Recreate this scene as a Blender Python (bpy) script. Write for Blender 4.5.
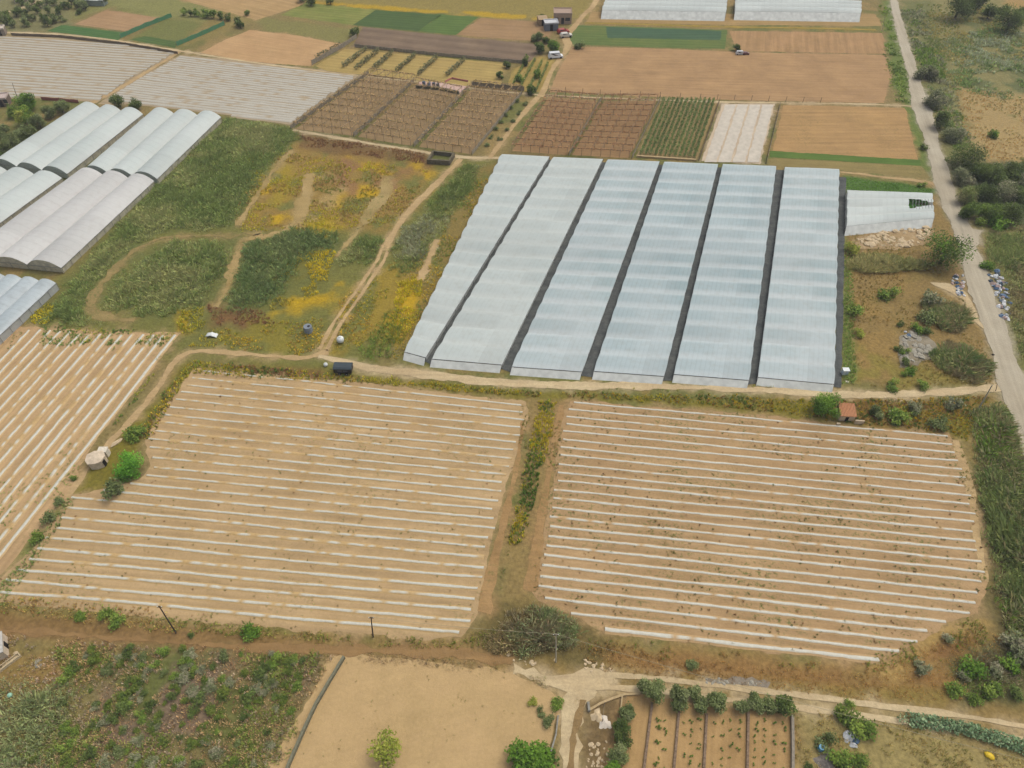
import bpy, math, random
import numpy as np
from mathutils import Vector
from mathutils.geometry import tessellate_polygon

# ------------------------------------------------------------------ camera, sky, sun, exposure
scene = bpy.context.scene
for o in list(bpy.data.objects):
    bpy.data.objects.remove(o)
HC, PITCH, FPX = 100.0, math.radians(47.8), 711.0
cam_data = bpy.data.cameras.new('camera')
cam = bpy.data.objects.new('camera', cam_data)
scene.collection.objects.link(cam)
cam.location = (0, 0, HC)
cam.rotation_euler = (math.pi / 2 - PITCH, 0, 0)
cam_data.sensor_width = 36
cam_data.lens = FPX / 1024 * 36
cam_data.clip_end = 8000
scene.camera = cam
SUN_EL, SUN_AZ = math.radians(62), math.radians(55)      # azimuth clockwise from +Y
world = bpy.data.worlds.new('World')
scene.world = world
world.use_nodes = True
wn = world.node_tree
bg = wn.nodes['Background']
sky = wn.nodes.new('ShaderNodeTexSky')
sky.sky_type = 'NISHITA'
sky.sun_disc = False
sky.sun_elevation = SUN_EL
sky.sun_rotation = SUN_AZ
sky.air_density = 1.0
sky.dust_density = 5.0
sky.ozone_density = 1.0
hs = wn.nodes.new('ShaderNodeHueSaturation')          # high thin cloud takes most of the blue out
hs.inputs['Saturation'].default_value = 0.45
wn.links.new(sky.outputs[0], hs.inputs['Color'])
wn.links.new(hs.outputs[0], bg.inputs[0])
bg.inputs[1].default_value = 0.15
sl = bpy.data.lights.new('sun', 'SUN')
sl.energy = 0.6
sl.angle = math.radians(40)
sl.color = (1.0, 0.93, 0.76)
sun = bpy.data.objects.new('sun', sl)
scene.collection.objects.link(sun)
sd = Vector((math.sin(SUN_AZ) * math.cos(SUN_EL), math.cos(SUN_AZ) * math.cos(SUN_EL), math.sin(SUN_EL)))
sun.rotation_euler = sd.to_track_quat('Z', 'Y').to_euler()
scene.view_settings.view_transform = 'Standard'
scene.view_settings.look = 'None'
scene.view_settings.gamma = 1
scene.view_settings.exposure = 0.37

# ------------------------------------------------------------------ helpers
rng = np.random.default_rng(7)
random.seed(7)
COL = scene.collection
cP, sP = math.cos(PITCH), math.sin(PITCH)
K = 1.4

def lin(c):
    c = c / 255.0
    return c / 12.92 if c <= 0.04045 else ((c + 0.055) / 1.055) ** 2.4

def C(r, g, b, k=K):
    "seen colour to surface albedo"
    return (min(lin(r) / k, .85), min(lin(g) / k, .85), min(lin(b) / k, .85))

def P(px, py, z=0.0):
    "where the sight line of a photo point meets height z"
    u = (px - 512) / FPX
    v = (py - 384) / FPX
    t = (HC - z) / (sP + v * cP)
    return (u * t, (cP - v * sP) * t, z)

def G(pts, z=0.0):
    return np.array([P(x, y, z)[:2] for x, y in pts])

def mpp(px, py):
    v = (py - 384) / FPX
    return HC / (sP + v * cP) / FPX

def proj(p):
    x, y, z = p
    dz = z - HC
    d = y * cP - dz * sP
    return 512 + FPX * x / d, 384 - FPX * (y * sP + dz * cP) / d

def height_for(base, top):
    "height of an upright thing from its foot and head"
    b = P(*base)
    h = 0.2
    while h < 30:
        if proj((b[0], b[1], h))[1] <= top[1]:
            return h
        h += 0.05
    return h

def _hash(ix, iy, s):
    n = (ix * 374761393 + iy * 668265263 + s * 1274126177) & 0xFFFFFFFF
    n = ((n ^ (n >> 13)) * 1274126177) & 0xFFFFFFFF
    return ((n ^ (n >> 16)) & 0xFFFF) / 65535.0

def vnoise(x, y, s=0):
    x = np.asarray(x, float); y = np.asarray(y, float)
    ix = np.floor(x).astype(np.int64); iy = np.floor(y).astype(np.int64)
    fx = x - ix; fy = y - iy
    fx = fx * fx * (3 - 2 * fx); fy = fy * fy * (3 - 2 * fy)
    a = _hash(ix, iy, s); b = _hash(ix + 1, iy, s); c = _hash(ix, iy + 1, s); d = _hash(ix + 1, iy + 1, s)
    return (a * (1 - fx) + b * fx) * (1 - fy) + (c * (1 - fx) + d * fx) * fy

def fbm(x, y, s=0, o=4):
    t = 0; a = 1; w = 0
    for i in range(o):
        t = t + a * vnoise(x * 2 ** i, y * 2 ** i, s + i * 17); w += a; a *= 0.55
    return t / w

def inside(x, y, poly):
    r = np.zeros(x.shape, bool)
    n = len(poly)
    for i in range(n):
        x0, y0 = poly[i]; x1, y1 = poly[(i + 1) % n]
        c = ((y0 > y) != (y1 > y)) & (x < (x1 - x0) * (y - y0) / (y1 - y0 + 1e-12) + x0)
        r ^= c
    return r

def sdist(x, y, poly):
    d = np.full(x.shape, 1e9)
    n = len(poly)
    for i in range(n):
        x0, y0 = poly[i]; x1, y1 = poly[(i + 1) % n]
        dx, dy = x1 - x0, y1 - y0
        t = np.clip(((x - x0) * dx + (y - y0) * dy) / (dx * dx + dy * dy + 1e-9), 0, 1)
        d = np.minimum(d, np.hypot(x - x0 - t * dx, y - y0 - t * dy))
    return np.where(inside(x, y, poly), d, -d)

def ribbon(pts, width):
    "outline of a path; pts are photo points, width in photo pixels (number or list)"
    g = G(pts)
    if not hasattr(width, '__len__'):
        width = [width] * len(pts)
    w = np.array([width[i] * mpp(*pts[i]) / 2 for i in range(len(pts))])
    # densify with Catmull-Rom
    P_, W_ = [], []
    n = len(g)
    for i in range(n - 1):
        p0 = g[max(i - 1, 0)]; p1 = g[i]; p2 = g[i + 1]; p3 = g[min(i + 2, n - 1)]
        m = max(2, int(np.hypot(*(p2 - p1)) / 2.5))
        for k in range(m):
            t = k / m
            P_.append(.5 * ((2 * p1) + (-p0 + p2) * t + (2 * p0 - 5 * p1 + 4 * p2 - p3) * t * t + (-p0 + 3 * p1 - 3 * p2 + p3) * t ** 3))
            W_.append(w[i] * (1 - t) + w[i + 1] * t)
    P_.append(g[-1]); W_.append(w[-1])
    P_ = np.array(P_); W_ = np.array(W_)
    d = np.gradient(P_, axis=0); d /= np.linalg.norm(d, axis=1)[:, None] + 1e-9
    nn = np.stack([-d[:, 1], d[:, 0]], 1)
    return np.concatenate([P_ + nn * W_[:, None], (P_ - nn * W_[:, None])[::-1]]), P_, nn, W_

# ---- materials
MATS = {}
def new_mat(name):
    m = bpy.data.materials.new(name); m.use_nodes = True
    nt = m.node_tree
    return m, nt, nt.nodes['Principled BSDF']

def mat_plain(name, col, rough=.8, spec=.2, metal=0, var=.15, scale=3.0, bump=0.0, translucent=0.):
    if name in MATS: return MATS[name]
    m, nt, b = new_mat(name)
    tc = nt.nodes.new('ShaderNodeTexCoord')
    nz = nt.nodes.new('ShaderNodeTexNoise'); nz.inputs['Scale'].default_value = scale; nz.inputs['Detail'].default_value = 6
    nt.links.new(tc.outputs['Object'], nz.inputs['Vector'])
    mp = nt.nodes.new('ShaderNodeMapRange'); mp.inputs[1].default_value = .3; mp.inputs[2].default_value = .7
    mp.inputs[3].default_value = 1 - var; mp.inputs[4].default_value = 1 + var
    nt.links.new(nz.outputs[0], mp.inputs[0])
    vm = nt.nodes.new('ShaderNodeVectorMath'); vm.operation = 'SCALE'; vm.inputs[0].default_value = col
    nt.links.new(mp.outputs[0], vm.inputs['Scale'])
    nt.links.new(vm.outputs[0], b.inputs['Base Color'])
    b.inputs['Roughness'].default_value = rough; b.inputs['Specular IOR Level'].default_value = spec; b.inputs['Metallic'].default_value = metal
    if bump:
        bp = nt.nodes.new('ShaderNodeBump'); bp.inputs['Strength'].default_value = bump; bp.inputs['Distance'].default_value = .1
        nt.links.new(nz.outputs[0], bp.inputs['Height']); nt.links.new(bp.outputs[0], b.inputs['Normal'])
    if translucent:
        tr = nt.nodes.new('ShaderNodeBsdfTranslucent'); nt.links.new(vm.outputs[0], tr.inputs[0])
        mx = nt.nodes.new('ShaderNodeMixShader'); mx.inputs[0].default_value = translucent
        nt.links.new(b.outputs[0], mx.inputs[1]); nt.links.new(tr.outputs[0], mx.inputs[2])
        nt.links.new(mx.outputs[0], nt.nodes['Material Output'].inputs[0])
    MATS[name] = m
    return m

def mat_attr(name, rough=.85, spec=.12, noise=.0, scale=2., objrand=0.0, bump=0., translucent=0., bend=0., gain=1.):
    "colour from the mesh's own colour attribute"
    if name in MATS: return MATS[name]
    m, nt, b = new_mat(name)
    at = nt.nodes.new('ShaderNodeAttribute'); at.attribute_name = 'Col'
    out = at.outputs['Color']
    if noise or bump:
        tc = nt.nodes.new('ShaderNodeTexCoord')
        nz = nt.nodes.new('ShaderNodeTexNoise'); nz.inputs['Scale'].default_value = scale; nz.inputs['Detail'].default_value = 8; nz.inputs['Roughness'].default_value = .65
        nt.links.new(tc.outputs['Object'], nz.inputs['Vector'])
    if noise:
        mp = nt.nodes.new('ShaderNodeMapRange'); mp.inputs[1].default_value = .3; mp.inputs[2].default_value = .7
        mp.inputs[3].default_value = 1 - noise; mp.inputs[4].default_value = 1 + noise
        nt.links.new(nz.outputs[0], mp.inputs[0])
        vm = nt.nodes.new('ShaderNodeVectorMath'); vm.operation = 'SCALE'
        nt.links.new(out, vm.inputs[0]); nt.links.new(mp.outputs[0], vm.inputs['Scale']); out = vm.outputs[0]
    if objrand:
        oi = nt.nodes.new('ShaderNodeObjectInfo')
        mp = nt.nodes.new('ShaderNodeMapRange'); mp.inputs[3].default_value = 1 - objrand; mp.inputs[4].default_value = 1 + objrand
        nt.links.new(oi.outputs['Random'], mp.inputs[0])
        vm = nt.nodes.new('ShaderNodeVectorMath'); vm.operation = 'SCALE'
        nt.links.new(out, vm.inputs[0]); nt.links.new(mp.outputs[0], vm.inputs['Scale']); out = vm.outputs[0]
    if gain != 1.:
        vm = nt.nodes.new('ShaderNodeVectorMath'); vm.operation = 'SCALE'; vm.inputs['Scale'].default_value = gain
        nt.links.new(out, vm.inputs[0]); out = vm.outputs[0]
    nt.links.new(out, b.inputs['Base Color'])
    b.inputs['Roughness'].default_value = rough; b.inputs['Specular IOR Level'].default_value = spec
    if bend:      # thin soft leaves: shading normal leans to the sky
        ge = nt.nodes.new('ShaderNodeNewGeometry')
        s1 = nt.nodes.new('ShaderNodeVectorMath'); s1.operation = 'SCALE'; s1.inputs['Scale'].default_value = 1 - bend
        nt.links.new(ge.outputs['Normal'], s1.inputs[0])
        ad = nt.nodes.new('ShaderNodeVectorMath'); ad.operation = 'ADD'; ad.inputs[1].default_value = (0, 0, bend)
        nt.links.new(s1.outputs[0], ad.inputs[0])
        no = nt.nodes.new('ShaderNodeVectorMath'); no.operation = 'NORMALIZE'; nt.links.new(ad.outputs[0], no.inputs[0])
        nt.links.new(no.outputs[0], b.inputs['Normal'])
    if bump:
        bp = nt.nodes.new('ShaderNodeBump'); bp.inputs['Strength'].default_value = bump; bp.inputs['Distance'].default_value = .15
        nt.links.new(nz.outputs[0], bp.inputs['Height']); nt.links.new(bp.outputs[0], b.inputs['Normal'])
    if translucent:
        tr = nt.nodes.new('ShaderNodeBsdfTranslucent'); nt.links.new(out, tr.inputs[0])
        mx = nt.nodes.new('ShaderNodeMixShader'); mx.inputs[0].default_value = translucent
        nt.links.new(b.outputs[0], mx.inputs[1]); nt.links.new(tr.outputs[0], mx.inputs[2])
        nt.links.new(mx.outputs[0], nt.nodes['Material Output'].inputs[0])
    MATS[name] = m
    return m

def mat_soil(name, c1, c2, ang=0., pitch=0., furrow=0., weed=0., weedcol=(90, 105, 50), scale=.12, cross=0., fine=.14, streak=.13):
    "bare or cropped earth: clods, damp patches, furrows running along ang, weeds"
    m, nt, b = new_mat(name)
    L = nt.links.new
    def noise(sc, det, rg=.6, vec=None):
        n = nt.nodes.new('ShaderNodeTexNoise'); n.inputs['Scale'].default_value = sc; n.inputs['Detail'].default_value = det; n.inputs['Roughness'].default_value = rg
        L(vec or tc.outputs['Object'], n.inputs['Vector']); return n.outputs[0]
    def mrange(src, a, b_, c_, d_):
        n = nt.nodes.new('ShaderNodeMapRange'); n.inputs[1].default_value = a; n.inputs[2].default_value = b_; n.inputs[3].default_value = c_; n.inputs[4].default_value = d_
        L(src, n.inputs[0]); return n.outputs[0]
    def mix(f, a, c_):
        n = nt.nodes.new('ShaderNodeMix'); n.data_type = 'RGBA'
        L(f, n.inputs[0])
        for s, i in ((a, 6), (c_, 7)):
            if isinstance(s, tuple): n.inputs[i].default_value = s + (1,)
            else: L(s, n.inputs[i])
        return n.outputs[2]
    def scale_(col, f):
        n = nt.nodes.new('ShaderNodeVectorMath'); n.operation = 'SCALE'; L(col, n.inputs[0]); L(f, n.inputs['Scale']); return n.outputs[0]
    m['soil'] = [(a + b2) / 2 for a, b2 in zip(C(*c1), C(*c2))]
    tc = nt.nodes.new('ShaderNodeTexCoord')
    col = mix(mrange(noise(scale, 6), .32, .68, 0, 1), C(*c1), C(*c2))
    mp = nt.nodes.new('ShaderNodeMapping'); mp.inputs['Rotation'].default_value = (0, 0, -ang)
    L(tc.outputs['Object'], mp.inputs[0])
    # streaks along the working direction
    mp2 = nt.nodes.new('ShaderNodeMapping'); mp2.inputs['Scale'].default_value = (.05, 1.1, 1); L(mp.outputs[0], mp2.inputs[0])
    st = noise(1.0, 5, .6, mp2.outputs[0])
    col = scale_(col, mrange(st, .3, .7, 1 - streak, 1 + streak))
    col = scale_(col, mrange(noise(.35, 5, .7), .3, .7, .93, 1.07))
    col = scale_(col, mrange(noise(2.2, 10, .75), .25, .75, 1 - fine, 1 + fine))
    h = noise(3.0, 8, .7)
    if pitch:
        w = nt.nodes.new('ShaderNodeTexWave'); w.bands_direction = 'Y'; w.inputs['Scale'].default_value = 2 * math.pi / pitch / 20
        w.inputs['Distortion'].default_value = .6; w.inputs['Detail'].default_value = 3; w.inputs['Detail Scale'].default_value = 1.5
        L(mp.outputs[0], w.inputs['Vector'])
        col = scale_(col, mrange(w.outputs['Fac'], 0, 1, 1 - furrow, 1 + furrow))
    if cross:
        w = nt.nodes.new('ShaderNodeTexWave'); w.bands_direction = 'X'; w.inputs['Scale'].default_value = 2 * math.pi / (pitch or 3) / 20
        w.inputs['Distortion'].default_value = .8; L(mp.outputs[0], w.inputs['Vector'])
        col = scale_(col, mrange(w.outputs['Fac'], 0, 1, 1 - cross, 1 + cross))
    if weed:
        a = nt.nodes.new('ShaderNodeMath'); a.operation = 'MULTIPLY'
        L(mrange(noise(.09, 4), .45, .62, 0, 1), a.inputs[0]); L(mrange(noise(1.5, 6, .7), .5, .62, 0, weed), a.inputs[1])
        col = mix(a.outputs[0], col, C(*weedcol))
    L(col, b.inputs['Base Color'])
    b.inputs['Roughness'].default_value = .95; b.inputs['Specular IOR Level'].default_value = .1
    bp = nt.nodes.new('ShaderNodeBump'); bp.inputs['Strength'].default_value = .5; bp.inputs['Distance'].default_value = .12
    L(h, bp.inputs['Height']); L(bp.outputs[0], b.inputs['Normal'])
    return m

# ---- meshes
def mesh_obj(name, V, F, mat, parent=None, col=None, smooth=False, loc=None):
    me = bpy.data.meshes.new(name)
    V = np.asarray(V, np.float32)
    if isinstance(F, np.ndarray):
        k = F.shape[1]
        me.vertices.add(len(V)); me.vertices.foreach_set('co', V.ravel())
        me.loops.add(F.size); me.loops.foreach_set('vertex_index', F.astype(np.int32).ravel())
        me.polygons.add(len(F)); me.polygons.foreach_set('loop_start', np.arange(0, F.size, k, dtype=np.int32))
        me.update(calc_edges=True)
    else:
        me.from_pydata(V.tolist(), [], F); me.update()
    if col is not None:
        a = me.color_attributes.new('Col', 'FLOAT_COLOR', 'POINT')
        c = np.ones((len(V), 4), np.float32); c[:, :3] = col
        a.data.foreach_set('color', c.ravel())
    if smooth:
        me.polygons.foreach_set('use_smooth', np.ones(len(me.polygons), bool))
    me.materials.append(mat)
    o = bpy.data.objects.new(name, me); COL.objects.link(o)
    if parent: o.parent = parent
    if loc is not None: o.location = loc
    return o

def tag(o, label=None, cat=None, group=None, kind=None):
    if label: o['label'] = label
    if cat: o['category'] = cat
    if group: o['group'] = group
    if kind: o['kind'] = kind
    return o

def thing(name, label, cat, loc=(0, 0, 0), rz=0, group=None):
    o = bpy.data.objects.new(name, None); COL.objects.link(o)
    o.location = loc; o.rotation_euler = (0, 0, rz); o.empty_display_size = .5
    return tag(o, label, cat, group)

class MB:
    def __init__(s): s.v = []; s.f = []
    def add(s, v, f):
        n = len(s.v); s.v += [tuple(p) for p in v]; s.f += [tuple(i + n for i in q) for q in f]
    def box(s, x0, x1, y0, y1, z0, z1):
        s.add([(x0, y0, z0), (x1, y0, z0), (x1, y1, z0), (x0, y1, z0), (x0, y0, z1), (x1, y0, z1), (x1, y1, z1), (x0, y1, z1)],
              [(0, 3, 2, 1), (4, 5, 6, 7), (0, 1, 5, 4), (1, 2, 6, 5), (2, 3, 7, 6), (3, 0, 4, 7)])
    def tube(s, pts, r, n=6):
        pts = [Vector(p) for p in pts]
        if not hasattr(r, '__len__'): r = [r] * len(pts)
        V = []; F = []
        for i, p in enumerate(pts):
            d = (pts[min(i + 1, len(pts) - 1)] - pts[max(i - 1, 0)]).normalized()
            a = d.orthogonal().normalized() if abs(d.z) < .95 else Vector((1, 0, 0))
            a = (a - d * a.dot(d)).normalized(); b = d.cross(a)
            for k in range(n):
                t = 2 * math.pi * k / n
                V.append(p + (a * math.cos(t) + b * math.sin(t)) * r[i])
        for i in range(len(pts) - 1):
            for k in range(n):
                F.append((i * n + k, i * n + (k + 1) % n, (i + 1) * n + (k + 1) % n, (i + 1) * n + k))
        F.append(tuple(range(n))[::-1]); F.append(tuple((len(pts) - 1) * n + k for k in range(n)))
        s.add(V, F)
    def build(s, name, mat, parent=None, smooth=False, loc=None):
        return mesh_obj(name, s.v, s.f, mat, parent, smooth=smooth, loc=loc)

HALO = []
def sheet(name, poly, mat, z, jag=.5, step=.8, px=True, kind='structure'):
    g = G(poly) if px else np.asarray(poly)
    HALO.append((g, mat.get('soil', None)))
    pts = []
    n = len(g)
    for i in range(n):
        a, b = g[i], g[(i + 1) % n]
        L = np.hypot(*(b - a)); m = max(1, int(L / step))
        d = (b - a) / (L + 1e-9)
        nn = np.array([-d[1], d[0]])
        for k in range(m):
            p = a + (b - a) * k / m
            e = (fbm(p[0] * .35, p[1] * .35, 3, 4) - .5) * 2.6 * jag + (vnoise(p[0] * 1.9, p[1] * 1.9, 9) - .5) * jag * .8
            pts.append(p + nn * e)
    V = [(p[0], p[1], z) for p in pts]
    tris = tessellate_polygon([[Vector(v) for v in V]])
    F = []
    for t in tris:
        a, b, c = (Vector(V[i]) for i in t)
        F.append(tuple(t) if (b - a).cross(c - a).z > 0 else (t[0], t[2], t[1]))
    o = mesh_obj(name, V, F, mat)
    o['kind'] = kind
    return o

# ---- vegetation builders: every blade and leaf is a real face
def blades(x, y, h, spread, nb, pal, w=.10, curve=.4, z0=0., seed=1, hvar=.35):
    "tufts of nb blades at x,y -> V, F, colours"
    r = np.random.default_rng(seed)
    n = len(x)
    h = np.broadcast_to(h, (n,)) * (1 + hvar * (r.random(n) * 2 - 1))
    N = n * nb
    X = np.repeat(x, nb); Y = np.repeat(y, nb); Hh = np.repeat(h, nb) * (.6 + .5 * r.random(N)); Z0 = np.repeat(np.broadcast_to(z0, (n,)), nb)
    a = r.random(N) * 2 * math.pi; s = r.random(N) ** .7 * spread
    bx = X + np.cos(a) * s * .6; by = Y + np.sin(a) * s * .6
    lean = curve * (0.25 + .9 * r.random(N)) * Hh
    tx = bx + np.cos(a) * lean; ty = by + np.sin(a) * lean
    q = r.random(N) * 2 * math.pi
    ww = w * (.6 + .8 * r.random(N))
    wx = np.cos(q) * ww / 2; wy = np.sin(q) * ww / 2
    V = np.empty((N, 4, 3))
    V[:, 0] = np.stack([bx - wx * .6, by - wy * .6, Z0], 1)
    V[:, 1] = np.stack([bx + wx * .6, by + wy * .6, Z0], 1)
    mx = bx + (tx - bx) * .55; my = by + (ty - by) * .55
    V[:, 2] = np.stack([tx + wx * .5, ty + wy * .5, Z0 + Hh * .97], 1)
    V[:, 3] = np.stack([mx - wx * 1.4, my - wy * 1.4, Z0 + Hh * .72], 1)
    F = np.arange(N * 4).reshape(N, 4)
    pal = np.array([C(*p) for p in pal])
    f = (fbm(x * .13 + 40, y * .13, seed + 70, 3) - .5) * 2.2 + .5 + (r.random(n) - .5) * .7
    pc = pal[np.repeat(np.clip((f * len(pal)).astype(int), 0, len(pal) - 1), nb)] * np.repeat(.85 + .3 * fbm(x * .4, y * .4, seed + 71, 2), nb)[:, None]
    c = pc * (.8 + .4 * r.random(N))[:, None]
    c = c * (1 + (r.random((N, 3)) - .5) * .15)
    return V.reshape(-1, 3), F, np.repeat(c, 4, axis=0)

def leaves(cx, cy, cz, size, pal, seed=1, up=.35, ci=None):
    r = np.random.default_rng(seed)
    N = len(cx)
    nrm = r.normal(size=(N, 3)); nrm /= np.linalg.norm(nrm, axis=1)[:, None]; nrm[:, 2] = abs(nrm[:, 2]) + up
    nrm /= np.linalg.norm(nrm, axis=1)[:, None]
    t = np.cross(nrm, r.normal(size=(N, 3))); t /= np.linalg.norm(t, axis=1)[:, None]
    b = np.cross(nrm, t)
    s = size * (.55 + .9 * r.random(N))
    c = np.stack([cx, cy, cz], 1)
    t = t * s[:, None] * .5; b = b * (s * (.5 + .4 * r.random(N)))[:, None] * .5
    V = np.stack([c - t, c - b * .9, c + t, c + b], 1)
    F = np.arange(N * 4).reshape(N, 4)
    pal = np.array([C(*p) for p in pal])
    k = r.integers(0, len(pal), N) if ci is None else np.where(r.random(N) < .7, ci % len(pal), r.integers(0, len(pal), N))
    col = pal[k] * (.78 + .44 * r.random(N))[:, None]
    return V.reshape(-1, 3), F, np.repeat(col, 4, axis=0)

def crown_mesh(rx, ry, rz, n, size, pal, seed, lobes=9, base=.0, ragged=.35):
    "leaf clumps spread through an uneven crown; z runs from base up"
    r = np.random.default_rng(seed)
    k = lobes
    a = r.random(k) * 2 * math.pi; rad = np.sqrt(r.random(k)) * .72
    zz = r.random(k) * .75 + .12
    lim = np.sqrt(np.clip(1 - (zz - .35) ** 2 * 1.4, .1, 1))
    lx = np.cos(a) * rad * lim; ly = np.sin(a) * rad * lim
    lr = .30 + .22 * r.random(k)
    w = lr ** 2; w /= w.sum()
    ci = r.choice(k, n, p=w)
    d = r.normal(size=(n, 3)); d /= np.linalg.norm(d, axis=1)[:, None]
    rr = lr[ci] * (1 - r.random(n) ** 2.2 * .75) * (1 + ragged * (r.random(n) ** 4) * 1.2)
    x = (lx[ci] + d[:, 0] * rr) * rx; y = (ly[ci] + d[:, 1] * rr) * ry
    z = np.abs((zz[ci] + d[:, 2] * rr * .8)) * rz + base
    return leaves(x, y, z, size, pal, seed + 5, ci=ci)

def cat(parts):
    V = []; F = []; Cc = []; n = 0
    for v, f, c in parts:
        V.append(v); F.append(f + n); Cc.append(c); n += len(v)
    return np.concatenate(V), np.concatenate(F), np.concatenate(Cc)

M_LEAF = mat_attr('foliage', objrand=.12, translucent=.3, bend=.6, gain=2.2)
M_GRASS = mat_attr('grass_blades', translucent=.3, bend=.85, gain=3.5)
M_BARK = mat_plain('bark', C(105, 92, 76), .95, .1, var=.3, scale=6, bump=.5)

def sample(polys, dens, seed=1, thr=0., ns=.15, edge=.8, full=False):
    "random ground points inside outlines (photo points), thinned by noise"
    r = np.random.default_rng(seed)
    XS = []; YS = []; DS = []
    for poly in polys:
        g = G(poly) if not isinstance(poly, np.ndarray) else poly
        x0, y0 = g.min(0) - 1; x1, y1 = g.max(0) + 1
        n = int((x1 - x0) * (y1 - y0) * dens)
        x = r.random(n) * (x1 - x0) + x0; y = r.random(n) * (y1 - y0) + y0
        d = sdist(x, y, g) + (fbm(x * .5, y * .5, 31, 3) - .5) * 2 * edge
        k = d > 0
        if thr: k &= fbm(x * ns, y * ns, seed + 50, 4) > thr
        XS.append(x[k]); YS.append(y[k]); DS.append(d[k])
    if full: return np.concatenate(XS), np.concatenate(YS), np.concatenate(DS)
    return np.concatenate(XS), np.concatenate(YS)

NO_GRASS = []      # outlines that stay bare (tracks, roads)
def clear(x, y, pad=0.):
    k = np.ones(x.shape, bool)
    for g in NO_GRASS:
        bb = (x > g[:, 0].min() - 1) & (x < g[:, 0].max() + 1) & (y > g[:, 1].min() - 1) & (y < g[:, 1].max() + 1) & k
        idx = np.where(bb)[0]
        if len(idx):
            k[idx[inside(x[idx], y[idx], g)]] = False
    return k

def scatter(name, polys, dens, h, spread, nb, pal, w=.1, curve=.4, seed=1, thr=0., ns=.15, edge=.8, keepclear=True, label=None, catg='grass'):
    x, y, dd = sample(polys, dens, seed, thr, ns, edge, True)
    if keepclear and len(x):
        k = clear(x, y); x, y, dd = x[k], y[k], dd[k]
    if len(x) == 0: return None
    hh = h * (.45 + 1.1 * fbm(x * .25, y * .25, seed + 3, 3))
    if h > .55: hh = hh * (.3 + .7 * np.clip(dd / 3., 0, 1))
    V, F, Cc = blades(x, y, hh, spread, nb, pal, w, curve, 0., seed)
    o = mesh_obj(name, V, F, M_GRASS, col=Cc)
    return tag(o, label, catg, kind='stuff')

PAL_OLIVE = [(86, 96, 56), (98, 108, 66), (74, 84, 46), (112, 118, 78)]
PAL_GREEN = [(94, 114, 46), (80, 100, 40), (110, 126, 54), (68, 86, 36)]
PAL_BRIGHT = [(80, 108, 36), (70, 96, 32), (96, 120, 44), (58, 82, 30)]
PAL_MOSS = [(84, 98, 40), (72, 86, 36), (98, 108, 46), (62, 78, 34)]
PAL_DARK = [(66, 80, 38), (78, 90, 44), (88, 102, 52), (56, 68, 34)]
PAL_GREY = [(110, 112, 84), (96, 102, 70), (124, 120, 96), (86, 92, 62)]
PAL_LIME = [(122, 128, 50), (106, 116, 44), (136, 136, 64)]
PAL_CANE = [(108, 118, 66), (96, 108, 58), (124, 128, 80), (84, 98, 52), (132, 128, 88), (114, 104, 72)]
PAL_REED = [(98, 110, 58), (88, 102, 52), (112, 120, 68), (124, 126, 78)]

def tree(name, px, py, wpx, label, pal, catg='tree', asp=.9, seed=0, dens=1., leaf=.23, group=None, trunk=True, lobes=10, hfac=1.0):
    "crown centred on photo point; trunk + limbs + leafy crown"
    s = mpp(px, py)
    R = wpx * s / 2
    Hc = R * 1.35 * asp * hfac
    b = P(px, py, Hc * .62)
    zb = (.25 * Hc if trunk else 0.)
    root = thing(name, label, catg, (b[0], b[1], 0), 0, group)
    leaf = max(leaf, s * 1.15, R * .07)
    n = int(min(4500, max(260, 60 * dens * (R / leaf) ** 2)))
    V, F, Cc = crown_mesh(R * 1.08, R * 1.08, Hc * 1.05, n, leaf, pal, seed + int(px * 7 + py), lobes=lobes, base=zb)
    mesh_obj('crown', V, F, M_LEAF, root, col=Cc)
    if trunk:
        m = MB(); r0 = max(.09, R * .08)
        m.tube([(0, 0, -.05), (.05 * R, 0, Hc * .3), (.02 * R, .08 * R, Hc * .6)], [r0, r0 * .75, r0 * .5], 7)
        for k in range(5):
            a = k * 1.26 + seed; z = Hc * (.25 + .06 * k)
            m.tube([(.03 * R, 0, z), (math.cos(a) * R * .35, math.sin(a) * R * .35, z + Hc * .25), (math.cos(a) * R * .6, math.sin(a) * R * .6, z + Hc * .38)], [r0 * .5, r0 * .35, r0 * .15], 5)
        m.build('trunk', M_BARK, root)
    return root

SHRUB = {}
def shrub_protos():
    for nm, pal in (('olive', PAL_OLIVE), ('green', PAL_GREEN), ('bright', PAL_BRIGHT), ('dark', PAL_DARK), ('grey', PAL_GREY), ('lime', PAL_LIME), ('moss', PAL_MOSS)):
        L = []
        for v in range(4):
            V, F, Cc = crown_mesh(1, 1, 1.05, 620, .19, pal, 100 + v * 13 + len(nm), lobes=7, ragged=.6)
            me = mesh_obj('shrub', V, F, M_LEAF, col=Cc)
            L.append(me.data); bpy.data.objects.remove(me)
        SHRUB[nm] = L
shrub_protos()

def shrub(name, px, py, wpx, label, kind='green', catg='shrub', group=None, hf=.75):
    s = mpp(px, py); R = wpx * s / 2
    b = P(px, py, R * hf * .5)
    o = bpy.data.objects.new(name, random.choice(SHRUB[kind])); COL.objects.link(o)
    o.location = (b[0], b[1], 0); o.scale = (R * 1.1, R * 1.1, R * hf * 1.3); o.rotation_euler = (0, 0, random.random() * 6.28)
    return tag(o, label, catg, group)

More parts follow.
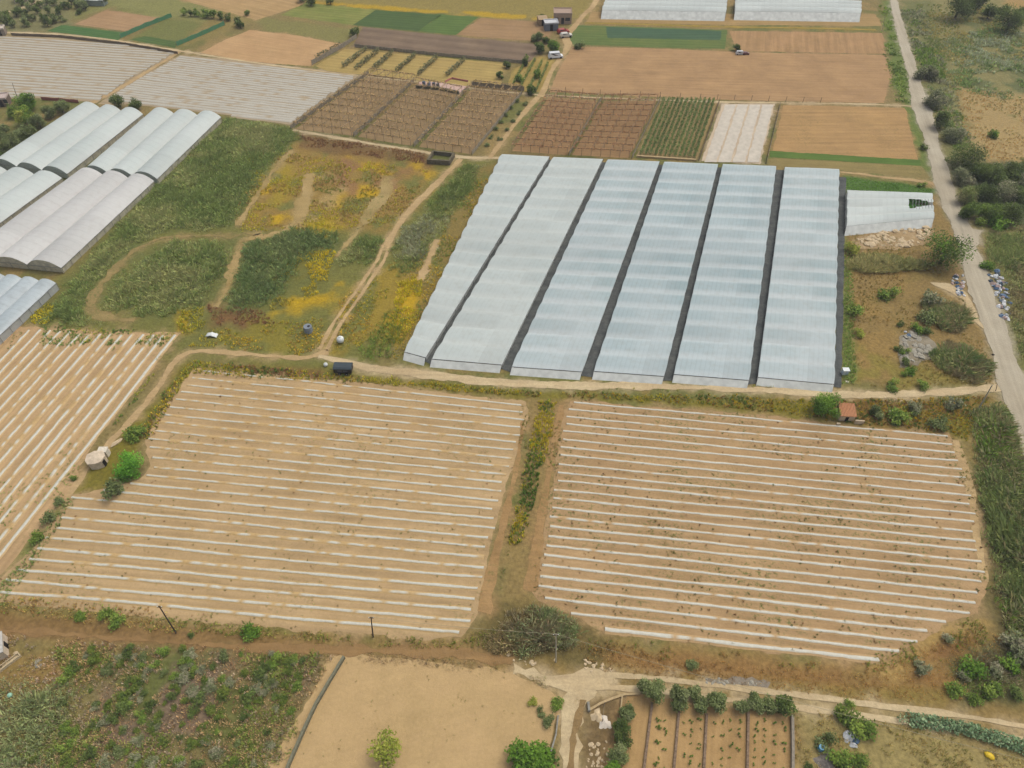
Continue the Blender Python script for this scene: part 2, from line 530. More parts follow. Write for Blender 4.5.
def cane(name, px, py, wpx, hpx, label, pal=PAL_CANE, h=2.2, dens=6.5, seed=3, catg='cane clump', w=.09):
    "a clump of tall arching canes, one thing"
    s = mpp(px, py)
    c = P(px, py, h * .5)
    rx = wpx * s / 2; ry = hpx * s / 2 * 1.25
    r = np.random.default_rng(seed)
    n = int(math.pi * rx * ry * dens)
    a = r.random(n) * 2 * math.pi; q = np.sqrt(r.random(n))
    q = q * (1.15 - .55 * vnoise(np.cos(a) * 2 + 5, np.sin(a) * 2 + 5, seed)) * (1 + .12 * (r.random(n) - .5))
    x = np.cos(a) * q * rx; y = np.sin(a) * q * ry
    hh = h * (1.1 - .6 * np.clip(q, 0, 1)) * (.6 + .7 * vnoise(x * .7 + 9, y * .7 + 9, seed + 1))
    V, F, Cc = blades(x, y, hh, .6, 10, pal, w, .8, 0, seed)
    o = mesh_obj(name, V, F, M_GRASS, col=Cc, loc=(c[0], c[1], 0))
    return tag(o, label, catg)

# ------------------------------------------------------------------ the ground: one sheet to the horizon
def smooth(t):
    t = np.clip(t, 0, 1); return t * t * (3 - 2 * t)

gx = np.concatenate([-np.geomspace(4000, 232, 14), np.arange(-225, 225.1, .6), np.geomspace(232, 4000, 14)])
gy = np.concatenate([-np.geomspace(2000, 30, 10), np.arange(14, 330.1, .6), np.geomspace(336, 6000, 16)])
GX, GY = np.meshgrid(gx, gy)
gxf, gyf = GX.ravel(), GY.ravel()
n1 = fbm(gxf * .03, gyf * .03, 1, 4); n2 = fbm(gxf * .2, gyf * .2, 2, 4); n3 = fbm(gxf * .9, gyf * .9, 4, 3)
def mixc(a, b, t): return a * (1 - t[:, None]) + b * t[:, None]
A = lambda *c: np.array(C(*c))
gc = mixc(np.tile(A(140, 124, 76), (len(gxf), 1)), A(118, 118, 62), smooth((n1 - .4) * 5))
gc = mixc(gc, A(160, 134, 84), smooth((n2 - .48) * 6) * .7)

DRY, RUST, YEL, GRN, DGR, SOIL, PALE, OCH = (150, 128, 78), (130, 94, 60), (196, 160, 26), (104, 118, 58), (74, 98, 46), (188, 156, 112), (196, 176, 140), (168, 134, 72)
paint = [
 # far left
 ([(-60, -10), (70, -10), (75, 24), (48, 33), (-60, 34)], (132, 128, 84), 2, 1, 0),
 ([(60, -10), (200, -10), (260, 20), (200, 25), (110, 8), (75, 20)], (140, 138, 80), 3, 1, 0),
 ([(270, -6), (600, -6), (590, 20), (480, 17), (376, 8), (280, -2)], (150, 134, 72), 2, 1, 0),
 ([(312, 1), (420, 9), (560, 17), (560, 21), (420, 13), (310, 4)], YEL, 1.2, .8, .35),
 ([(256, 16), (360, 30), (345, 44), (262, 32)], (136, 130, 74), 1.5, 1, 0),
 ([(165, 18), (225, 25), (182, 46), (130, 40)], (120, 124, 66), 1.5, .9, 0),
 ([(225, 8), (262, 18), (235, 30), (180, 48), (190, 30)], (146, 130, 76), 2, 1, 0),
 # waste ground in the middle left
 ([(225, 118), (292, 128), (470, 160), (500, 160), (400, 340), (380, 378), (190, 362), (40, 322), (60, 280)], (122, 120, 60), 3, 1, 0),
 ([(290, 135), (440, 162), (420, 195), (390, 235), (340, 232), (250, 232), (232, 225), (265, 175)], (158, 128, 66), 3, .9, .35),
 ([(300, 150), (435, 170), (400, 225), (330, 228), (240, 232), (245, 195)], YEL, 3, .85, .52),
 ([(296, 224), (330, 216), (345, 228), (330, 236), (290, 240)], (176, 152, 38), 1.5, .9, .3),
 ([(272, 258), (315, 250), (322, 262), (296, 276), (270, 290)], (178, 150, 38), 1.5, .9, .3),
 ([(255, 175), (285, 160), (300, 165), (290, 190), (255, 225), (240, 222)], (164, 142, 48), 2, .9, .42),
 ([(344, 160), (405, 170), (400, 190), (350, 196), (335, 180)], (150, 112, 76), 2, .85, .4),
 ([(300, 175), (330, 160), (345, 190), (310, 235), (290, 235)], (176, 150, 100), 2, .8, .45),
 ([(285, 250), (345, 252), (335, 300), (270, 320), (265, 300)], YEL, 2.5, .85, .42),
 ([(205, 300), (265, 310), (275, 326), (212, 326)], RUST, 2, .9, .3),
 ([(250, 316), (330, 320), (335, 350), (250, 356), (210, 340)], (140, 128, 50), 2, .9, .35),
 ([(340, 300), (395, 262), (420, 275), (400, 330), (380, 355), (330, 352)], (160, 136, 52), 2, .9, .35),
 ([(170, 310), (205, 308), (206, 330), (178, 334)], YEL, 1.4, .9, .35),
 ([(28, 308), (56, 302), (56, 322), (30, 328)], YEL, 1.5, .8, .4),
 ([(405, 272), (440, 240), (480, 170), (500, 162), (440, 300), (404, 358), (385, 362)], (142, 122, 66), 1.5, .9, .3),
 ([(398, 282), (424, 278), (415, 320), (400, 350), (384, 350)], YEL, 1.4, .9, .4),
 ([(293, 130), (430, 152), (432, 168), (300, 148)], (124, 96, 60), 1.5, .85, .3),
 # verge between track and big fields
 ([(190, 362), (330, 372), (470, 384), (560, 392), (700, 400), (850, 404), (985, 400), (960, 440), (860, 430), (700, 408), (570, 402), (380, 388), (190, 380), (145, 440), (130, 478), (70, 500), (60, 490), (100, 452), (165, 388)], (130, 120, 46), 1.2, 1, 0),
 ([(230, 364), (320, 372), (325, 380), (225, 374)], RUST, 1, .8, .4),
 ([(850, 398), (985, 398), (955, 440), (860, 425)], (136, 108, 54), 1.5, .9, .3),
 ([(60, 500), (70, 510), (40, 560), (0, 605), (-20, 600), (0, 565)], (126, 128, 66), 1, 1, 0),
 # strip between the two big fields
 ([(528, 398), (566, 402), (556, 440), (543, 530), (530, 600), (500, 600), (515, 520), (527, 440)], (150, 128, 78), .8, 1, 0),
 # right waste plot
 ([(842, 176), (935, 186), (960, 240), (998, 384), (850, 386), (843, 300)], (148, 124, 74), 1.5, 1, 0),
 ([(848, 300), (905, 260), (905, 300), (880, 384), (852, 380)], (160, 130, 72), 2, .6, .4),
 ([(845, 340), (900, 365), (990, 375), (985, 386), (850, 386)], (140, 128, 58), 2, .8, .3),
 ([(870, 300), (930, 262), (960, 290), (900, 330)], (140, 122, 68), 2, .6, .42),
 ([(843, 235), (850, 290), (856, 384), (843, 384)], (120, 132, 66), 1, .9, 0),
 ([(844, 176), (900, 182), (940, 190), (932, 196), (845, 193)], (84, 116, 48), .8, 1, 0),
 ([(225, 118), (292, 128), (300, 140), (285, 152), (262, 182), (240, 230), (160, 234), (90, 300), (84, 322), (40, 322), (62, 292), (104, 242), (150, 190), (200, 140)], (104, 112, 58), 2, .9, .2),
 ([(92, 302), (134, 256), (172, 238), (340, 230), (388, 236), (376, 268), (340, 262), (290, 290), (268, 310), (160, 322)], (108, 112, 58), 2, .8, .25),
 # right of the road
 ([(897, -10), (1040, -10), (1040, 240), (985, 240), (960, 200), (920, 100), (900, 20)], (140, 132, 82), 2, 1, 0),
 ([(960, 15), (1040, 40), (1040, 100), (965, 95), (945, 60)], (96, 106, 62), 4, .8, .42),
 ([(955, 90), (1040, 95), (1040, 165), (990, 168), (965, 140)], (176, 150, 98), 3, .95, .25),
 ([(897, 0), (930, 0), (968, 140), (955, 160), (930, 100), (905, 30)], (112, 116, 66), 2, .8, .3),
 ([(1000, -10), (1040, -10), (1040, 12), (1005, 6)], (170, 140, 84), 2, 1, 0),
 ([(988, 240), (1040, 225), (1040, 480), (1024, 400), (1000, 300)], (126, 124, 70), 2, 1, 0),
 ([(880, 0), (897, 0), (925, 140), (935, 180), (915, 170), (905, 110), (890, 80), (885, 20)], (110, 124, 58), 1.5, 1, 0),
 ([(1005, 445), (1045, 440), (1045, 780), (955, 700), (985, 640), (975, 500)], (110, 100, 62), 2, 1, 0),
 # bank below the big fields
 ([(-20, 598), (150, 612), (370, 637), (480, 632), (500, 600), (530, 600), (610, 636), (860, 662), (945, 630), (985, 620), (1045, 700), (1045, 780), (600, 780), (560, 690), (350, 660), (180, 646), (-20, 640)], (150, 126, 74), 1.5, 1, 0),
 ([(-20, 598), (150, 612), (370, 637), (372, 643), (150, 622), (-20, 610)], (122, 120, 58), .8, .8, .3),
 ([(-20, 608), (250, 632), (370, 646), (360, 658), (180, 650), (-20, 636)], (134, 104, 62), 1, .8, .25),
 ([(540, 640), (640, 650), (860, 672), (940, 640), (975, 632), (960, 690), (860, 690), (640, 672)], (152, 116, 68), 1.2, .9, .25),
 ([(640, 672), (860, 690), (960, 690), (940, 702), (780, 692), (640, 680)], (142, 124, 60), 1, .8, .3),
 ([(872, 668), (905, 642), (945, 622), (985, 617), (995, 624), (958, 634), (925, 652), (895, 682)], (176, 146, 86), .8, .9, 0),
 ([(900, 665), (930, 648), (965, 634), (985, 636), (960, 665), (920, 680)], (128, 92, 54), .8, .7, .3),
 ([(950, 660), (985, 645), (1045, 650), (1045, 705), (960, 706)], (98, 100, 60), 1.2, .85, .25),
 ([(950, 165), (1045, 160), (1045, 225), (975, 224)], (84, 88, 50), 1.5, .9, 0),
 ([(500, 600), (545, 605), (610, 640), (600, 672), (480, 655), (470, 640)], (112, 100, 58), 1.5, .9, .2),
 # bottom left scrub
 ([(-20, 640), (180, 650), (335, 655), (310, 695), (262, 790), (-20, 790)], (134, 122, 76), 1.5, 1, 0),
 ([(30, 650), (320, 656), (290, 720), (240, 790), (-20, 790)], (104, 110, 56), 1.5, .9, .45),
 ([(100, 665), (320, 660), (290, 720), (250, 780), (90, 780)], (138, 114, 96), 2, .8, .42),
 ([(-20, 640), (100, 650), (110, 680), (-20, 700)], (152, 126, 72), 2, .9, 0),
 # bottom right
 ([(600, 684), (800, 702), (1045, 735), (1045, 790), (570, 790)], (152, 132, 84), 1.5, 1, 0),
 ([(800, 705), (900, 716), (1040, 760), (1040, 790), (795, 790)], (160, 144, 90), 2, .9, .2),
 ([(586, 700), (640, 690), (620, 768), (580, 780)], (120, 98, 66), 1, .8, .2),
]
for poly, colr, soft, amt, thr in paint:
    g = G([(x, y) for x, y in poly])
    x0, y0 = g.min(0) - soft * 2; x1, y1 = g.max(0) + soft * 2
    k = np.where((gxf > x0) & (gxf < x1) & (gyf > y0) & (gyf < y1))[0]
    if not len(k): continue
    d = sdist(gxf[k], gyf[k], g) + (n2[k] - .5) * soft * 3
    al = smooth(d / soft * .5 + .5) * amt
    if thr: al = al * smooth((fbm(gxf[k] * .16, gyf[k] * .16, int(abs(poly[0][0])) + 60, 5) - thr) * 7)
    gc[k] = mixc(gc[k], A(*colr), al)
# ------------------------------------------------------------------ fields
def angle(p, q):
    a, b = P(*p), P(*q); return math.atan2(b[1] - a[1], b[0] - a[0])

FL = [(196, 368), (376, 384), (525, 402), (527, 418), (521, 445), (512, 470), (503, 500), (488, 560), (478, 615), (461, 637), (418, 638), (255, 627), (0, 602), (-12, 598), (0, 580), (25, 559), (57, 516), (67, 496), (110, 488), (140, 480), (150, 466), (144, 441), (155, 421), (172, 398), (182, 384)]
FR = [(570, 400), (640, 406), (768, 415), (868, 428), (950, 433), (962, 460), (973, 484), (980, 530), (987, 578), (978, 613), (943, 627), (905, 650), (880, 662), (862, 661), (767, 652), (609, 633), (575, 617), (540, 600), (533, 591), (536, 574), (544, 524), (554, 466), (562, 416)]
FW = [(-90, 318), (28, 327), (100, 331), (180, 333), (160, 360), (140, 384), (112, 420), (98, 436), (80, 470), (68, 492), (52, 512), (24, 548), (0, 575), (-60, 640), (-180, 600)]
m_fl = mat_soil('field_soil_sandy', (193, 164, 121), (176, 148, 106), angle((5, 592), (463, 632)), 1.9, .05, weed=.25)
m_fr = mat_soil('field_soil_warm', (184, 153, 111), (166, 136, 96), angle((609, 629), (855, 658)), 1.9, .05, weed=.8)
m_fw = mat_soil('field_soil_west', (194, 162, 118), (180, 149, 108), angle((176, 334), (0, 556)), 1.6, .05, weed=.5, weedcol=(120, 122, 70))
sheet('field', FL, m_fl, .02, .55)
sheet('field', FR, m_fr, .02, .55)
sheet('field', FW, m_fw, .02, .5)
farL = [(-12, 35), (10, 36), (60, 38), (125, 45), (178, 53), (130, 80), (97, 103), (85, 101), (40, 98), (-30, 96)]
farR = [(180, 55), (256, 62), (360, 75), (330, 97), (291, 125), (222, 114), (150, 104), (98, 104), (135, 80)]
m_far = mat_soil('far_row_soil', (176, 158, 126), (166, 146, 114), angle((0, 60), (150, 70)), 2, .04)
sheet('field', farL, m_far, .02, .3)
sheet('field', farR, m_far, .02, .3)
SHEETS = [
 # (outline, colour 1, colour 2, direction, pitch, furrow, weed, cross)
 ([(107, 10), (160, 18), (125, 31), (75, 24)], (176, 144, 106), (164, 132, 94), ((75, 24), (125, 31)), 0, 0, 0, 0),
 ([(62, 25), (125, 33), (118, 40), (48, 31)], (74, 108, 60), (84, 114, 60), ((62, 25), (125, 33)), 1.4, .1, 0, 0),
 ([(145, 36), (178, 42), (175, 48), (132, 40)], (76, 100, 54), (92, 112, 60), ((145, 36), (178, 42)), 1.4, .1, 0, 0),
 ([(250, 30), (300, 36), (341, 44), (310, 66), (250, 62), (200, 53), (225, 40)], (196, 160, 114), (184, 148, 104), ((250, 30), (340, 44)), 0, 0, .2, 0),
 ([(190, -8), (305, -8), (303, 5), (256, 20), (212, 8), (180, 0)], (188, 156, 108), (172, 142, 96), ((190, 0), (256, 16)), 3, .05, .2, 0),
 ([(306, 3), (376, 10), (353, 25), (281, 15)], (116, 128, 62), (144, 142, 78), ((306, 3), (376, 10)), 2, .08, 0, 0),
 ([(376, 10), (441, 15), (418, 31), (353, 25)], (84, 104, 58), (76, 96, 54), ((376, 10), (441, 15)), 2, .08, 0, 0),
 ([(441, 15), (478, 17), (456, 35), (418, 31)], (98, 120, 60), (90, 112, 58), ((441, 15), (478, 17)), 2, .08, 0, 0),
 ([(481, 18), (556, 23), (546, 42), (456, 35)], (168, 136, 98), (156, 126, 88), ((481, 19), (555, 22)), 0, 0, .1, 0),
 ([(363, 27), (450, 36), (542, 45), (530, 62), (440, 54), (353, 46)], (136, 116, 94), (120, 102, 84), ((363, 27), (540, 46)), 5, .1, 0, 0),
 ([(345, 49), (440, 58), (505, 63), (500, 90), (473, 87), (416, 80), (330, 72), (315, 66)], (182, 158, 96), (170, 146, 88), ((345, 49), (440, 58)), 2, .06, .4, 0),
 ([(540, 56), (556, 58), (545, 92), (507, 91), (512, 70)], (176, 150, 86), (158, 138, 76), ((512, 90), (540, 58)), 2, .1, .7, 0),
 ([(572, 47), (640, 48), (740, 52), (884, 55), (891, 75), (884, 103), (820, 102), (700, 99), (550, 92), (558, 72)], (182, 147, 104), (164, 132, 94), ((572, 47), (884, 55)), 0, 0, 0, 0),
 ([(571, 25), (727, 30), (725, 49), (640, 47), (568, 44)], (90, 112, 60), (112, 122, 66), ((570, 25), (727, 30)), 2, .06, 0, 0),
 ([(592, 12), (728, 14), (875, 14), (882, 26), (728, 25), (586, 22)], (176, 146, 96), (160, 134, 88), ((592, 12), (728, 14)), 0, 0, .1, 0),
 ([(730, 31), (882, 33), (886, 54), (735, 51)], (178, 142, 100), (164, 132, 92), ((740, 52), (742, 31)), 3.2, .05, .2, 0),
 ([(783, 105), (905, 108), (918, 160), (773, 152)], (184, 148, 98), (166, 134, 90), ((783, 108), (905, 108)), 2.4, .03, .3, 0),
 ([(773, 158), (921, 166), (930, 178), (844, 171), (770, 165)], (150, 134, 84), (140, 124, 78), ((773, 158), (921, 166)), 0, 0, .6, 0),
 ([(722, 104), (775, 104), (760, 164), (701, 161)], (206, 188, 162), (194, 174, 146), ((722, 104), (701, 161)), 3.4, .05, .2, 0),
 ([(662, 99), (718, 101), (697, 160), (636, 156)], (176, 150, 104), (164, 140, 94), ((662, 100), (638, 156)), 1.7, .06, .3, 0),
]
for k, (poly, c1, c2, dr, pitch, fur, wd, crs) in enumerate(SHEETS):
    sheet('field', poly, mat_soil('crop_field_%d' % k, c1, c2, angle(*dr), pitch, fur, weed=wd, cross=crs), .02, .35)
sheet('field', [(606, 27), (722, 31), (720, 40), (608, 38)], mat_soil('dark_crop', (72, 98, 74), (80, 104, 74), 0, 2, .06), .04, .3)
sheet('field', [(770, 151), (920, 160), (921, 166), (770, 157)], mat_soil('green_strip', (86, 112, 50), (98, 122, 56), 0, 0, 0), .04, .3)
SAND = [(343, 656), (352, 652), (390, 658), (450, 664), (512, 672), (545, 688), (562, 698), (556, 724), (550, 745), (538, 790), (250, 790), (285, 735), (312, 692), (330, 656)]
sheet('field', SAND, mat_soil('sandy_plot', (199, 168, 120), (186, 158, 110), .2, 0, 0, fine=.12, streak=.03, weed=.15, weedcol=(150, 132, 84)), .02, .5)
sheet('field', [(628, 693), (790, 716), (792, 740), (793, 790), (600, 790), (612, 745)], mat_soil('vine_plot_soil', (188, 154, 104), (166, 134, 88), angle((706, 715), (703, 768)), 0, 0, weed=.2), .02, .4)
# far yellow verges
m_yel = mat_soil('flower_verge', (178, 150, 72), (150, 132, 62), 0, 0, 0)
sheet('verge', ribbon([(585, 23), (660, 25), (728, 27), (800, 28), (876, 30)], 3)[0], m_yel, .05, .3, px=False)

# ------------------------------------------------------------------ tracks and road
m_track = mat_soil('dirt_track', (198, 170, 124), (178, 150, 106), 0, 0, 0, fine=.22)
m_trackp = mat_soil('pale_dirt_track', (210, 190, 150), (192, 168, 128), 0, 0, 0, fine=.22)
m_trackb = mat_soil('brown_dirt_track', (160, 128, 84), (142, 112, 72), 0, 0, 0)
m_road = mat_soil('worn_road', (190, 180, 158), (178, 166, 142), angle((900, 40), (960, 200)), 0, 0, 0, scale=.06, fine=.07)
road_l = [(881, -40), (889, 0), (898, 40), (908, 75), (912, 107), (925, 140), (934, 182), (940, 200), (949, 220), (957, 240), (962, 267), (969, 292), (980, 317), (991, 354), (998, 386), (1009, 412), (1019, 442), (1032, 480), (1060, 560)]
road_r = [(1110, 560), (1066, 465), (1045, 420), (1031, 392), (1018, 366), (1006, 324), (994, 297), (986, 268), (977, 247), (980, 236), (984, 231), (972, 229), (964, 214), (955, 192), (941, 150), (931, 110), (918, 72), (905, 30), (897, 0), (889, -40)]
sheet('road', road_l + road_r, m_road, .08, .45)
NO_GRASS.append(G(road_l + road_r))

TR = {}
def track(name, pts, w, mat, z=.05, jag=.4, bare=True):
    poly, mid, nn, ww = ribbon(pts, w)
    sheet(name, poly, mat, z, jag, px=False)
    if bare: NO_GRASS.append(poly)
    return mid, nn, ww

track('dirt_track', [(1000, 387), (950, 392), (905, 394), (850, 395), (780, 391), (700, 388), (640, 386), (590, 386), (520, 384), (470, 380), (420, 374), (370, 368), (345, 362), (318, 357)], [9, 8, 9, 9, 9, 8, 8, 8, 8, 9, 10, 10, 8, 5], m_trackp, .06, .5)
track('dirt_track', [(328, 352), (300, 358), (256, 355), (220, 352), (190, 352), (172, 365), (160, 384), (142, 408), (124, 428), (104, 450), (84, 474), (66, 500)], [7, 5, 5, 5, 5, 5, 6, 5, 6, 6, 5, 4], m_track, .05, .4)
def twin(name, pts, gap, w, mat, z):
    "two wheel ruts"
    g = G(pts)
    d = np.gradient(g, axis=0); d /= np.linalg.norm(d, axis=1)[:, None]
    nn = np.stack([-d[:, 1], d[:, 0]], 1)
    for s in (-1, 1):
        q = g + nn * s * gap / 2
        pp = [proj((a, b, 0)) for a, b in q]
        track(name, pp, [w / mpp(*p) for p in pp], mat, z + (.01 if s > 0 else 0), .18, True)
twin('wheel_rut', [(323, 350), (338, 322), (356, 297), (370, 276), (381, 260), (386, 245)], 1.5, .75, m_track, .05)
track('dirt_track', [(386, 246), (396, 229), (412, 208), (428, 192), (446, 174), (461, 159)], [7, 7, 7, 7, 6, 5], m_track, .045, .4)
track('dirt_track', [(293, 130), (350, 140), (416, 151), (460, 157), (500, 158)], [4, 4, 4, 5, 4], m_trackp, .05, .3)
track('dirt_track', [(490, 158), (503, 140), (520, 118), (538, 97)], [5, 5, 5, 6], m_track, .055, .3)
track('dirt_track', [(540, 97), (545, 88), (553, 68), (564, 54), (568, 44), (566, 36), (575, 26), (584, 15), (594, 5), (600, -10)], [7, 6, 4, 5, 8, 8, 6, 5, 5, 5], m_track, .06, .3)
track('dirt_track', [(505, 92), (542, 95), (600, 98), (718, 102), (780, 103), (850, 104), (905, 106), (916, 107)], [3, 3, 3, 3, 2.2, 2.2, 2.5, 2.5], m_trackp, .05, .3)
track('dirt_track', [(-12, 32), (60, 34.5), (125, 42), (180, 51), (250, 62), (310, 70), (371, 77), (416, 82), (470, 88), (507, 92)], [3, 2.5, 2.5, 3, 2.5, 2, 2, 2, 2, 2], m_trackp, .05, .3)
track('dirt_track', [(840, 172), (860, 174), (880, 177), (910, 180), (936, 184)], [3, 3, 4, 4, 6], m_track, .055, .3)
track('dirt_track', [(-12, 20), (8, 12), (30, 5), (50, -6)], [4, 3, 3, 3], m_trackp, .05, .3)
track('dirt_track', [(180, 52), (150, 70), (120, 88), (92, 103)], [3, 4, 5, 6], m_track, .05, .3)
# loops worn through the reeds
track('dirt_track', [(262, 232), (232, 236), (205, 236), (165, 238), (140, 248), (122, 262), (106, 280), (92, 298), (92, 310), (108, 318), (135, 320)], [4, 5, 6, 7, 5, 6, 8, 9, 8, 8, 7], mat_soil('worn_grass_track', (164, 140, 92), (142, 126, 78), 0, 0, 0, weed=.8), .045, 1.1)
track('dirt_track', [(310, 174), (306, 196), (300, 216), (286, 230), (268, 236), (244, 240), (236, 262), (228, 285), (214, 308)], [8, 13, 11, 6, 5, 6, 7, 6, 9], mat_soil('worn_flower_track', (184, 158, 108), (160, 136, 84), 0, 0, 0, weed=.9), .045, 1.3)
track('dirt_track', [(388, 176), (384, 195), (372, 210), (360, 226), (349, 242), (336, 256)], [8, 14, 13, 6, 4, 3], mat_soil('worn_flower_track_pale', (186, 162, 112), (160, 138, 86), 0, 0, 0, weed=.9), .045, 1.2)
track('dirt_track', [(292, 150), (278, 166), (264, 186), (250, 206), (238, 226)], [4, 6, 5, 5, 7], mat_soil('worn_flower_track_far', (180, 154, 104), (158, 134, 82), 0, 0, 0, weed=.9), .046, 1.0)
track('dirt_track', [(436, 240), (428, 262), (420, 280)], [7, 7, 9], m_track, .045, .9)
# bottom tracks
twin('wheel_rut', [(592, 681), (642, 683), (700, 690), (768, 698), (830, 705), (888, 713), (960, 722), (1035, 735)], 1.7, .75, m_trackp, .06)
track('dirt_track', [(512, 668), (540, 676), (562, 682), (585, 682), (615, 680)], [12, 12, 16, 22, 12], m_trackp, .05, .9)
track('dirt_track', [(586, 684), (578, 698), (571, 720), (570, 745), (568, 790)], [26, 20, 18, 20, 22], m_trackp, .055, .9)
track('dirt_track', [(-12, 630), (60, 634), (150, 641), (256, 648), (356, 650), (440, 652), (512, 662)], [6, 5, 5, 6, 9, 10, 10], m_trackb, .05, .6, bare=False)
m_mid = mat_soil('brown_field_path', (176, 142, 96), (156, 124, 80), 0, 0, 0, weed=.5, fine=.22)
# earth paths either side of the central grass strip
track('dirt_track', [(523, 420), (516, 470), (504, 520), (492, 570), (484, 612)], [4, 6, 8, 11, 14], m_mid, .035, .4, bare=False)
track('dirt_track', [(562, 405), (555, 440), (546, 490), (538, 540), (530, 590)], [5, 7, 8, 10, 12], m_mid, .035, .4, bare=False)
track('dirt_track', [(955, 440), (968, 480), (976, 530), (984, 580)], [6, 8, 8, 8], m_track, .03, .4, bare=False)
# right waste plot dirt entrance
sheet('dirt_track', [(930, 283), (950, 284), (966, 292), (985, 330), (975, 322), (962, 300), (944, 290)], m_trackp, .07, .4)

# soil and dust carried a little past the edge of every field and track
for g, s in HALO:
    if s is None: continue
    soft = 1.3
    x0, y0 = g.min(0) - 3; x1, y1 = g.max(0) + 3
    k = np.where((gxf > x0) & (gxf < x1) & (gyf > y0) & (gyf < y1))[0]
    if not len(k): continue
    d = sdist(gxf[k], gyf[k], g) + (fbm(gxf[k] * .45, gyf[k] * .45, 88, 4) - .5) * 4.
    gc[k] = mixc(gc[k], np.array(list(s)), smooth((d + soft) / (2 * soft)) * .8)
gc *= (.78 + .26 * n3)[:, None]
nyy, nxx = len(gy), len(gx)
idx = np.arange(nyy * nxx).reshape(nyy, nxx)
F = np.stack([idx[:-1, :-1], idx[:-1, 1:], idx[1:, 1:], idx[1:, :-1]], -1).reshape(-1, 4)
ground = mesh_obj('ground', np.stack([gxf, gyf, np.zeros_like(gxf)], 1), F, mat_attr('waste_ground', noise=.32, scale=1.6, bump=.6), col=gc)
tag(ground, 'rough grassy waste ground around the fields', kind='structure')


# ------------------------------------------------------------------ plastic-covered crop rows
ORD = ['', 'first', 'second', 'third', 'fourth', 'fifth', 'sixth', 'seventh', 'eighth', 'ninth', 'tenth', 'eleventh', 'twelfth', 'thirteenth', 'fourteenth', 'fifteenth', 'sixteenth', 'seventeenth', 'eighteenth', 'nineteenth', 'twentieth']
def ordinal(k):
    if k <= 20: return ORD[k]
    t = {2: 'twenty', 3: 'thirty', 4: 'forty'}[k // 10]
    return t + ('-' + ORD[k % 10] if k % 10 else '').replace('--', '-') if k % 10 else {2: 'twentieth', 3: 'thirtieth', 4: 'fortieth'}[k // 10]

M_PLASTIC = mat_attr('row_plastic', rough=.5, spec=.3, noise=.12, scale=3, bump=.3)

def clip_line(a, b, poly):
    d = b - a; L = np.hypot(*d); d = d / L
    ts = []
    n = len(poly)
    for i in range(n):
        p, q = poly[i], poly[(i + 1) % n]
        e = q - p
        den = d[0] * e[1] - d[1] * e[0]
        if abs(den) < 1e-9: continue
        w = p - a
        t = (w[0] * e[1] - w[1] * e[0]) / den
        u = (w[0] * d[1] - w[1] * d[0]) / den
        if 0 <= u <= 1: ts.append(t)
    ts.sort()
    segs = [(ts[i], ts[i + 1]) for i in range(0, len(ts) - 1, 2)]
    if not segs: return None
    s = max(segs, key=lambda s: s[1] - s[0])
    return a + d * s[0], a + d * s[1], d

def plastic_rows(poly_px, first, last, n, width, height, where, group, gapf, inset=.6, seed=0, soil=(194, 162, 108), white=(208, 206, 190), step=.8):
    poly = G(poly_px)
    f0, f1 = G(first); l0, l1 = G(last)
    r = np.random.default_rng(seed)
    soil = A(*soil); white = A(*white)
    for i in range(n):
        t = i / (n - 1)
        c = clip_line(f0 * (1 - t) + l0 * t, f1 * (1 - t) + l1 * t, poly)
        if c is None: continue
        a, b, d = c
        L = np.hypot(*(b - a)) - inset * 2
        if L < 3: continue
        a = a + d * (inset + r.random() * .5)
        L -= r.random() * .8
        nn = np.array([-d[1], d[0]])
        m = max(3, int(L / step))
        s = np.linspace(0, L, m)
        cx = a[0] + d[0] * s; cy = a[1] + d[1] * s
        me = (fbm(s * .05, np.full(m, i * 3.7), seed + 1, 3) - .5) * .5 + (r.random(m) - .5) * .07
        wd = width * (1 + .25 * t) * (1.35 if (i == n - 1 and seed == 23) else 1) * (.85 + .4 * vnoise(s * .6, np.full(m, i * 5.1), seed + 2))
        ht = height * (.8 + .5 * vnoise(s * .8, np.full(m, i * 2.3), seed + 5))
        V = []; Cc = []
        g = gapf(i, n, cx, cy)
        prof = [(-1.25, -.05), (-.68, .45), (-.46, .8), (0, 1.), (.46, .8), (.68, .45), (1.25, -.05)]
        nz = fbm(s * .9, np.full(m, i * 9.1), seed + 9, 3) + (r.random(m) - .5) * .26
        cover = smooth((nz - g) * 9)
        for u, zz in prof:
            off = me + u * wd
            V.append(np.stack([cx + nn[0] * off, cy + nn[1] * off, .02 + zz * ht * (.6 + .4 * cover * (abs(u) < .5))], 1))
            e = np.clip((cover if abs(u) < .6 else 0 * cover) * (.86 + .22 * r.random(m)), 0, 1)
            Cc.append(soil * (1 - e[:, None]) + white * e[:, None])
        V = np.stack(V, 1); Cc = np.stack(Cc, 1)
        ii = np.arange(m * 7).reshape(m, 7)
        F = np.stack([ii[:-1, :-1], ii[1:, :-1], ii[1:, 1:], ii[:-1, 1:]], -1).reshape(-1, 4)
        o = mesh_obj('plastic_covered_row', V.reshape(-1, 3), F, M_PLASTIC, col=Cc.reshape(-1, 3), smooth=True)
        tag(o, where % ordinal(i + 1), 'crop row', group)

